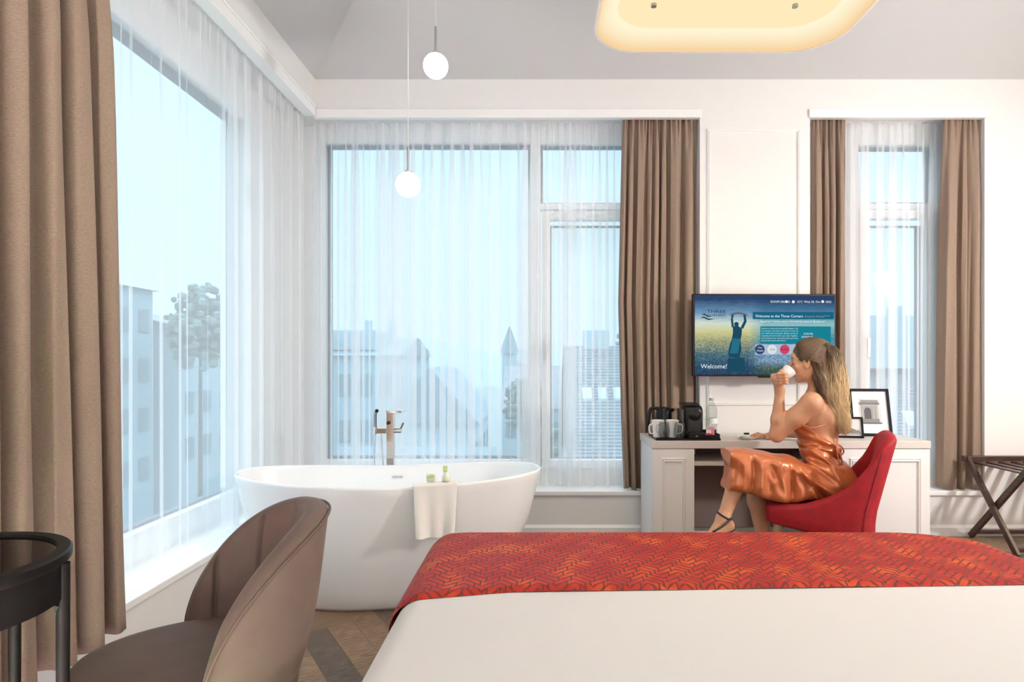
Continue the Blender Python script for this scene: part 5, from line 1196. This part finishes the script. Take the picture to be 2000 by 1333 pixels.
# ---------------- the town outside ----------------
def hz(c): return c
B1 = mat('render_hazed_blue', (.26, .41, .48), .9); B2 = mat('render_hazed_pale', (.33, .46, .52), .9); RT = mat('roof_tiles_hazed', (.17, .21, .25), .9, noise=(3, .2)); RT2 = mat('roof_slate_hazed', (.15, .24, .30), .9, noise=(2, .15)); WN = mat('outside_window', (.14, .22, .27), .5); SKY = mat('skylight_glass', (.36, .50, .58), .1); TREE = mat('tree_leaves', (.13, .21, .20), .95, noise=(1.5, .35)); HILL = mat('hills_far', (.22, .33, .40), 1)  # distance haze is mixed into these outside colours as a pale blue tint
def block(name, x0, x1, y0, y1, zt, ridge, wm, rm, label, face='y', wins=4, rows=2, group='buildings outside'):
    root = empty(name, ((x0+x1)/2, (y0+y1)/2, -14), label, 'building', group)
    mb = MB(); mb.box(x0, x1, y0, y1, -14, zt); w_ = mb.build('wall', wm, root)
    mb = MB(); e_ = .3
    if face == 'y':
        r = [(x0-e_, y0-e_, zt), (x1+e_, y0-e_, zt), (x1+e_, y1+e_, zt), (x0-e_, y1+e_, zt), (x0-e_, (y0+y1)/2, ridge), (x1+e_, (y0+y1)/2, ridge)]
        mb.add(r, [(0,1,5,4), (2,3,4,5), (0,4,3), (1,2,5), (0,3,2,1)])
    else:
        r = [(x0-e_, y0-e_, zt), (x1+e_, y0-e_, zt), (x1+e_, y1+e_, zt), (x0-e_, y1+e_, zt), ((x0+x1)/2, y0-e_, ridge), ((x0+x1)/2, y1+e_, ridge)]
        mb.add(r, [(0,4,5,3), (1,2,5,4), (0,1,4), (3,5,2), (0,3,2,1)])
    mb.build('roof', rm, root)
    for i in range(wins):
        for j in range(rows):
            z = zt-1.9-j*3; m_ = MB()
            if face == 'y' or face == 'g': x = x0+(x1-x0)*(i+.5)/wins; m_.box(x-.45, x+.45, y0-.06, y0-.01, z-.7, z+.7)
            else: y = y0+(y1-y0)*(i+.5)/wins; m_.box(x1+.01, x1+.06, y-.45, y+.45, z-.7, z+.7)
            m_.build('window', WN, root)
    return root
mb = MB(); mb.box(-220, 260, 6, 700, -14.4, -14); struct(mb.build('ground_outside', mat('street_hazed', (.16, .23, .24), 1)))  # ground colour carries the same blue haze tint
r = block('apartment_building', -14.6, -9.2, 40, 52, 1.6, 3.0, B1, RT2, 'haze-tinted town building with a roof terrace seen over the left end of the bathtub', rows=3)
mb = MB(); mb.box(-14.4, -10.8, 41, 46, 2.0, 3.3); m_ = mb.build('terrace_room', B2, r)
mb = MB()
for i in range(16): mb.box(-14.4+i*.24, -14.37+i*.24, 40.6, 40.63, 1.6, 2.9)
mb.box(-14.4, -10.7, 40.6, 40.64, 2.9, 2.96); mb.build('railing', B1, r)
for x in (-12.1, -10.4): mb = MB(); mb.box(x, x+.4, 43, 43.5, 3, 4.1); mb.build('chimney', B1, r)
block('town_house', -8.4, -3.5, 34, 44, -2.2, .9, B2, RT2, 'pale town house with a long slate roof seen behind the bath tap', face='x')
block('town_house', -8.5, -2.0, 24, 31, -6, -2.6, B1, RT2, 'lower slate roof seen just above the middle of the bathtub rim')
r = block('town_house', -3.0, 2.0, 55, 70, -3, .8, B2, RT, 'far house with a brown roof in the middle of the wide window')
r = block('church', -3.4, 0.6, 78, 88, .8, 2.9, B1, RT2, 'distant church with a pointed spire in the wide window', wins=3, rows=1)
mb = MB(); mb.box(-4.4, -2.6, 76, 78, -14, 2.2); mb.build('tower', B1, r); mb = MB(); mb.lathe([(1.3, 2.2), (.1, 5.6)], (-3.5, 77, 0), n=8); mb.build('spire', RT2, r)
# tiled roof close by with roof windows
def tiled_house(name, x0, x1, yn_, yf_, ze, zr_, label, lights):
    root = empty(name, ((x0+x1)/2, (yn_+yf_)/2, -14), label, 'building', 'buildings outside'); mb = MB(); mb.box(x0+.2, x1-.2, yn_+.2, yf_+6, -14, ze); mb.build('wall', B2, root)
    n = 46; P = []
    for i in range(n+1):
        t = i/n; y = yn_+(yf_-yn_)*t; z = ze+(zr_-ze)*t; P.append([(x0, y, z), (x1, y, z)])
        if i < n: P.append([(x0, y+.0, z+.05), (x1, y+.0, z+.05)])
    mb = MB()
    for i in range(n):
        t0_, t1_ = i/n, (i+1)/n; y0_, y1_ = yn_+(yf_-yn_)*t0_, yn_+(yf_-yn_)*t1_; z0_, z1_ = ze+(zr_-ze)*t0_, ze+(zr_-ze)*t1_
        mb.add([(x0, y0_, z0_), (x1, y0_, z0_), (x1, y0_, z0_+.07), (x0, y0_, z0_+.07), (x0, y1_, z1_+.01), (x1, y1_, z1_+.01)], [(0,1,2,3), (3,2,5,4)])
    mb.add([(x0, yf_, zr_), (x1, yf_, zr_), (x1, yf_+6, ze), (x0, yf_+6, ze)], [(0,1,2,3)])
    mb.build('roof', RT, root)
    sl_ = (zr_-ze)/(yf_-yn_)
    for (lx, w_, t) in lights:
        y = yn_+(yf_-yn_)*t; z = ze+(zr_-ze)*t+.1; dy_ = .17
        m_ = MB(); m_.add([(lx, y-dy_, z-dy_*sl_), (lx+w_, y-dy_, z-dy_*sl_), (lx+w_, y+dy_, z+dy_*sl_), (lx, y+dy_, z+dy_*sl_), (lx, y-dy_, z-dy_*sl_-.12), (lx+w_, y-dy_, z-dy_*sl_-.12), (lx+w_, y+dy_, z+dy_*sl_-.12), (lx, y+dy_, z+dy_*sl_-.12)], [(0,1,2,3), (0,4,5,1), (1,5,6,2), (3,2,6,7), (0,3,7,4)]); m_.build('skylight', SKY, root)
    return root
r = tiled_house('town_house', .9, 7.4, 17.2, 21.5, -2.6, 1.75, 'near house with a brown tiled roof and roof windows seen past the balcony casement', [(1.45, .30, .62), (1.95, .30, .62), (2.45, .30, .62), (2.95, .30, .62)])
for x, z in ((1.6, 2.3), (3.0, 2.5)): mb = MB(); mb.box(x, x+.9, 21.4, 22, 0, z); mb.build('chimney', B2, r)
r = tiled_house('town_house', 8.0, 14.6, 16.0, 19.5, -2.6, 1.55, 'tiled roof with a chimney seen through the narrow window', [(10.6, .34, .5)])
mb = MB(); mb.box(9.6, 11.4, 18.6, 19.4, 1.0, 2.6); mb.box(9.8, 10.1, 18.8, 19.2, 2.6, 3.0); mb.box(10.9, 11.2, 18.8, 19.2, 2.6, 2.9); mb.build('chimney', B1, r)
r = block('apartment_building', -34, -24, 31, 38.3, 5.6, 6.4, B1, RT2, 'tall haze-tinted building filling the left window behind the brown chair', face='x', wins=4, rows=4)
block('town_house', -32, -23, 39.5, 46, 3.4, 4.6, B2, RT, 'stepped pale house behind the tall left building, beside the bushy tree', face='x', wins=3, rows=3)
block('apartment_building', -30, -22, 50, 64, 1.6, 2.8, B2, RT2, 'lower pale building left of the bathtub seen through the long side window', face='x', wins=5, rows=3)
# far hills
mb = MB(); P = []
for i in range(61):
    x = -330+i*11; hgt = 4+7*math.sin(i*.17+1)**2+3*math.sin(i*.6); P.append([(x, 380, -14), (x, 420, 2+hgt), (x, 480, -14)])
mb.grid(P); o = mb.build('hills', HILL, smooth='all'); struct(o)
def tree(x, y, z, h_, r_, label):
    root = empty('tree', (x, y, -14), label, 'tree', 'trees among the houses'); rr = np.random.default_rng(int(abs(x*100)+y))
    mb = MB(); mb.cyl((x, y, -14), (x, y, z+h_*.5), .18, .08, n=8); mb.build('trunk', DWOOD, root)
    G = MB()
    for k_ in range(420):
        a, b = rr.uniform(0, 6.28), rr.uniform(-.9, 1); k1 = rr.uniform(.15, 1)**.5; q = Vector((x+r_*k1*math.cos(a)*math.sqrt(1-b*b)*.7, y+r_*k1*math.sin(a)*math.sqrt(1-b*b)*.7, z+h_*.5+b*k1*h_*.42)); G.sphere(q, rr.uniform(.05, .12)*r_, n=6)
    G.build('crown', TREE, root)
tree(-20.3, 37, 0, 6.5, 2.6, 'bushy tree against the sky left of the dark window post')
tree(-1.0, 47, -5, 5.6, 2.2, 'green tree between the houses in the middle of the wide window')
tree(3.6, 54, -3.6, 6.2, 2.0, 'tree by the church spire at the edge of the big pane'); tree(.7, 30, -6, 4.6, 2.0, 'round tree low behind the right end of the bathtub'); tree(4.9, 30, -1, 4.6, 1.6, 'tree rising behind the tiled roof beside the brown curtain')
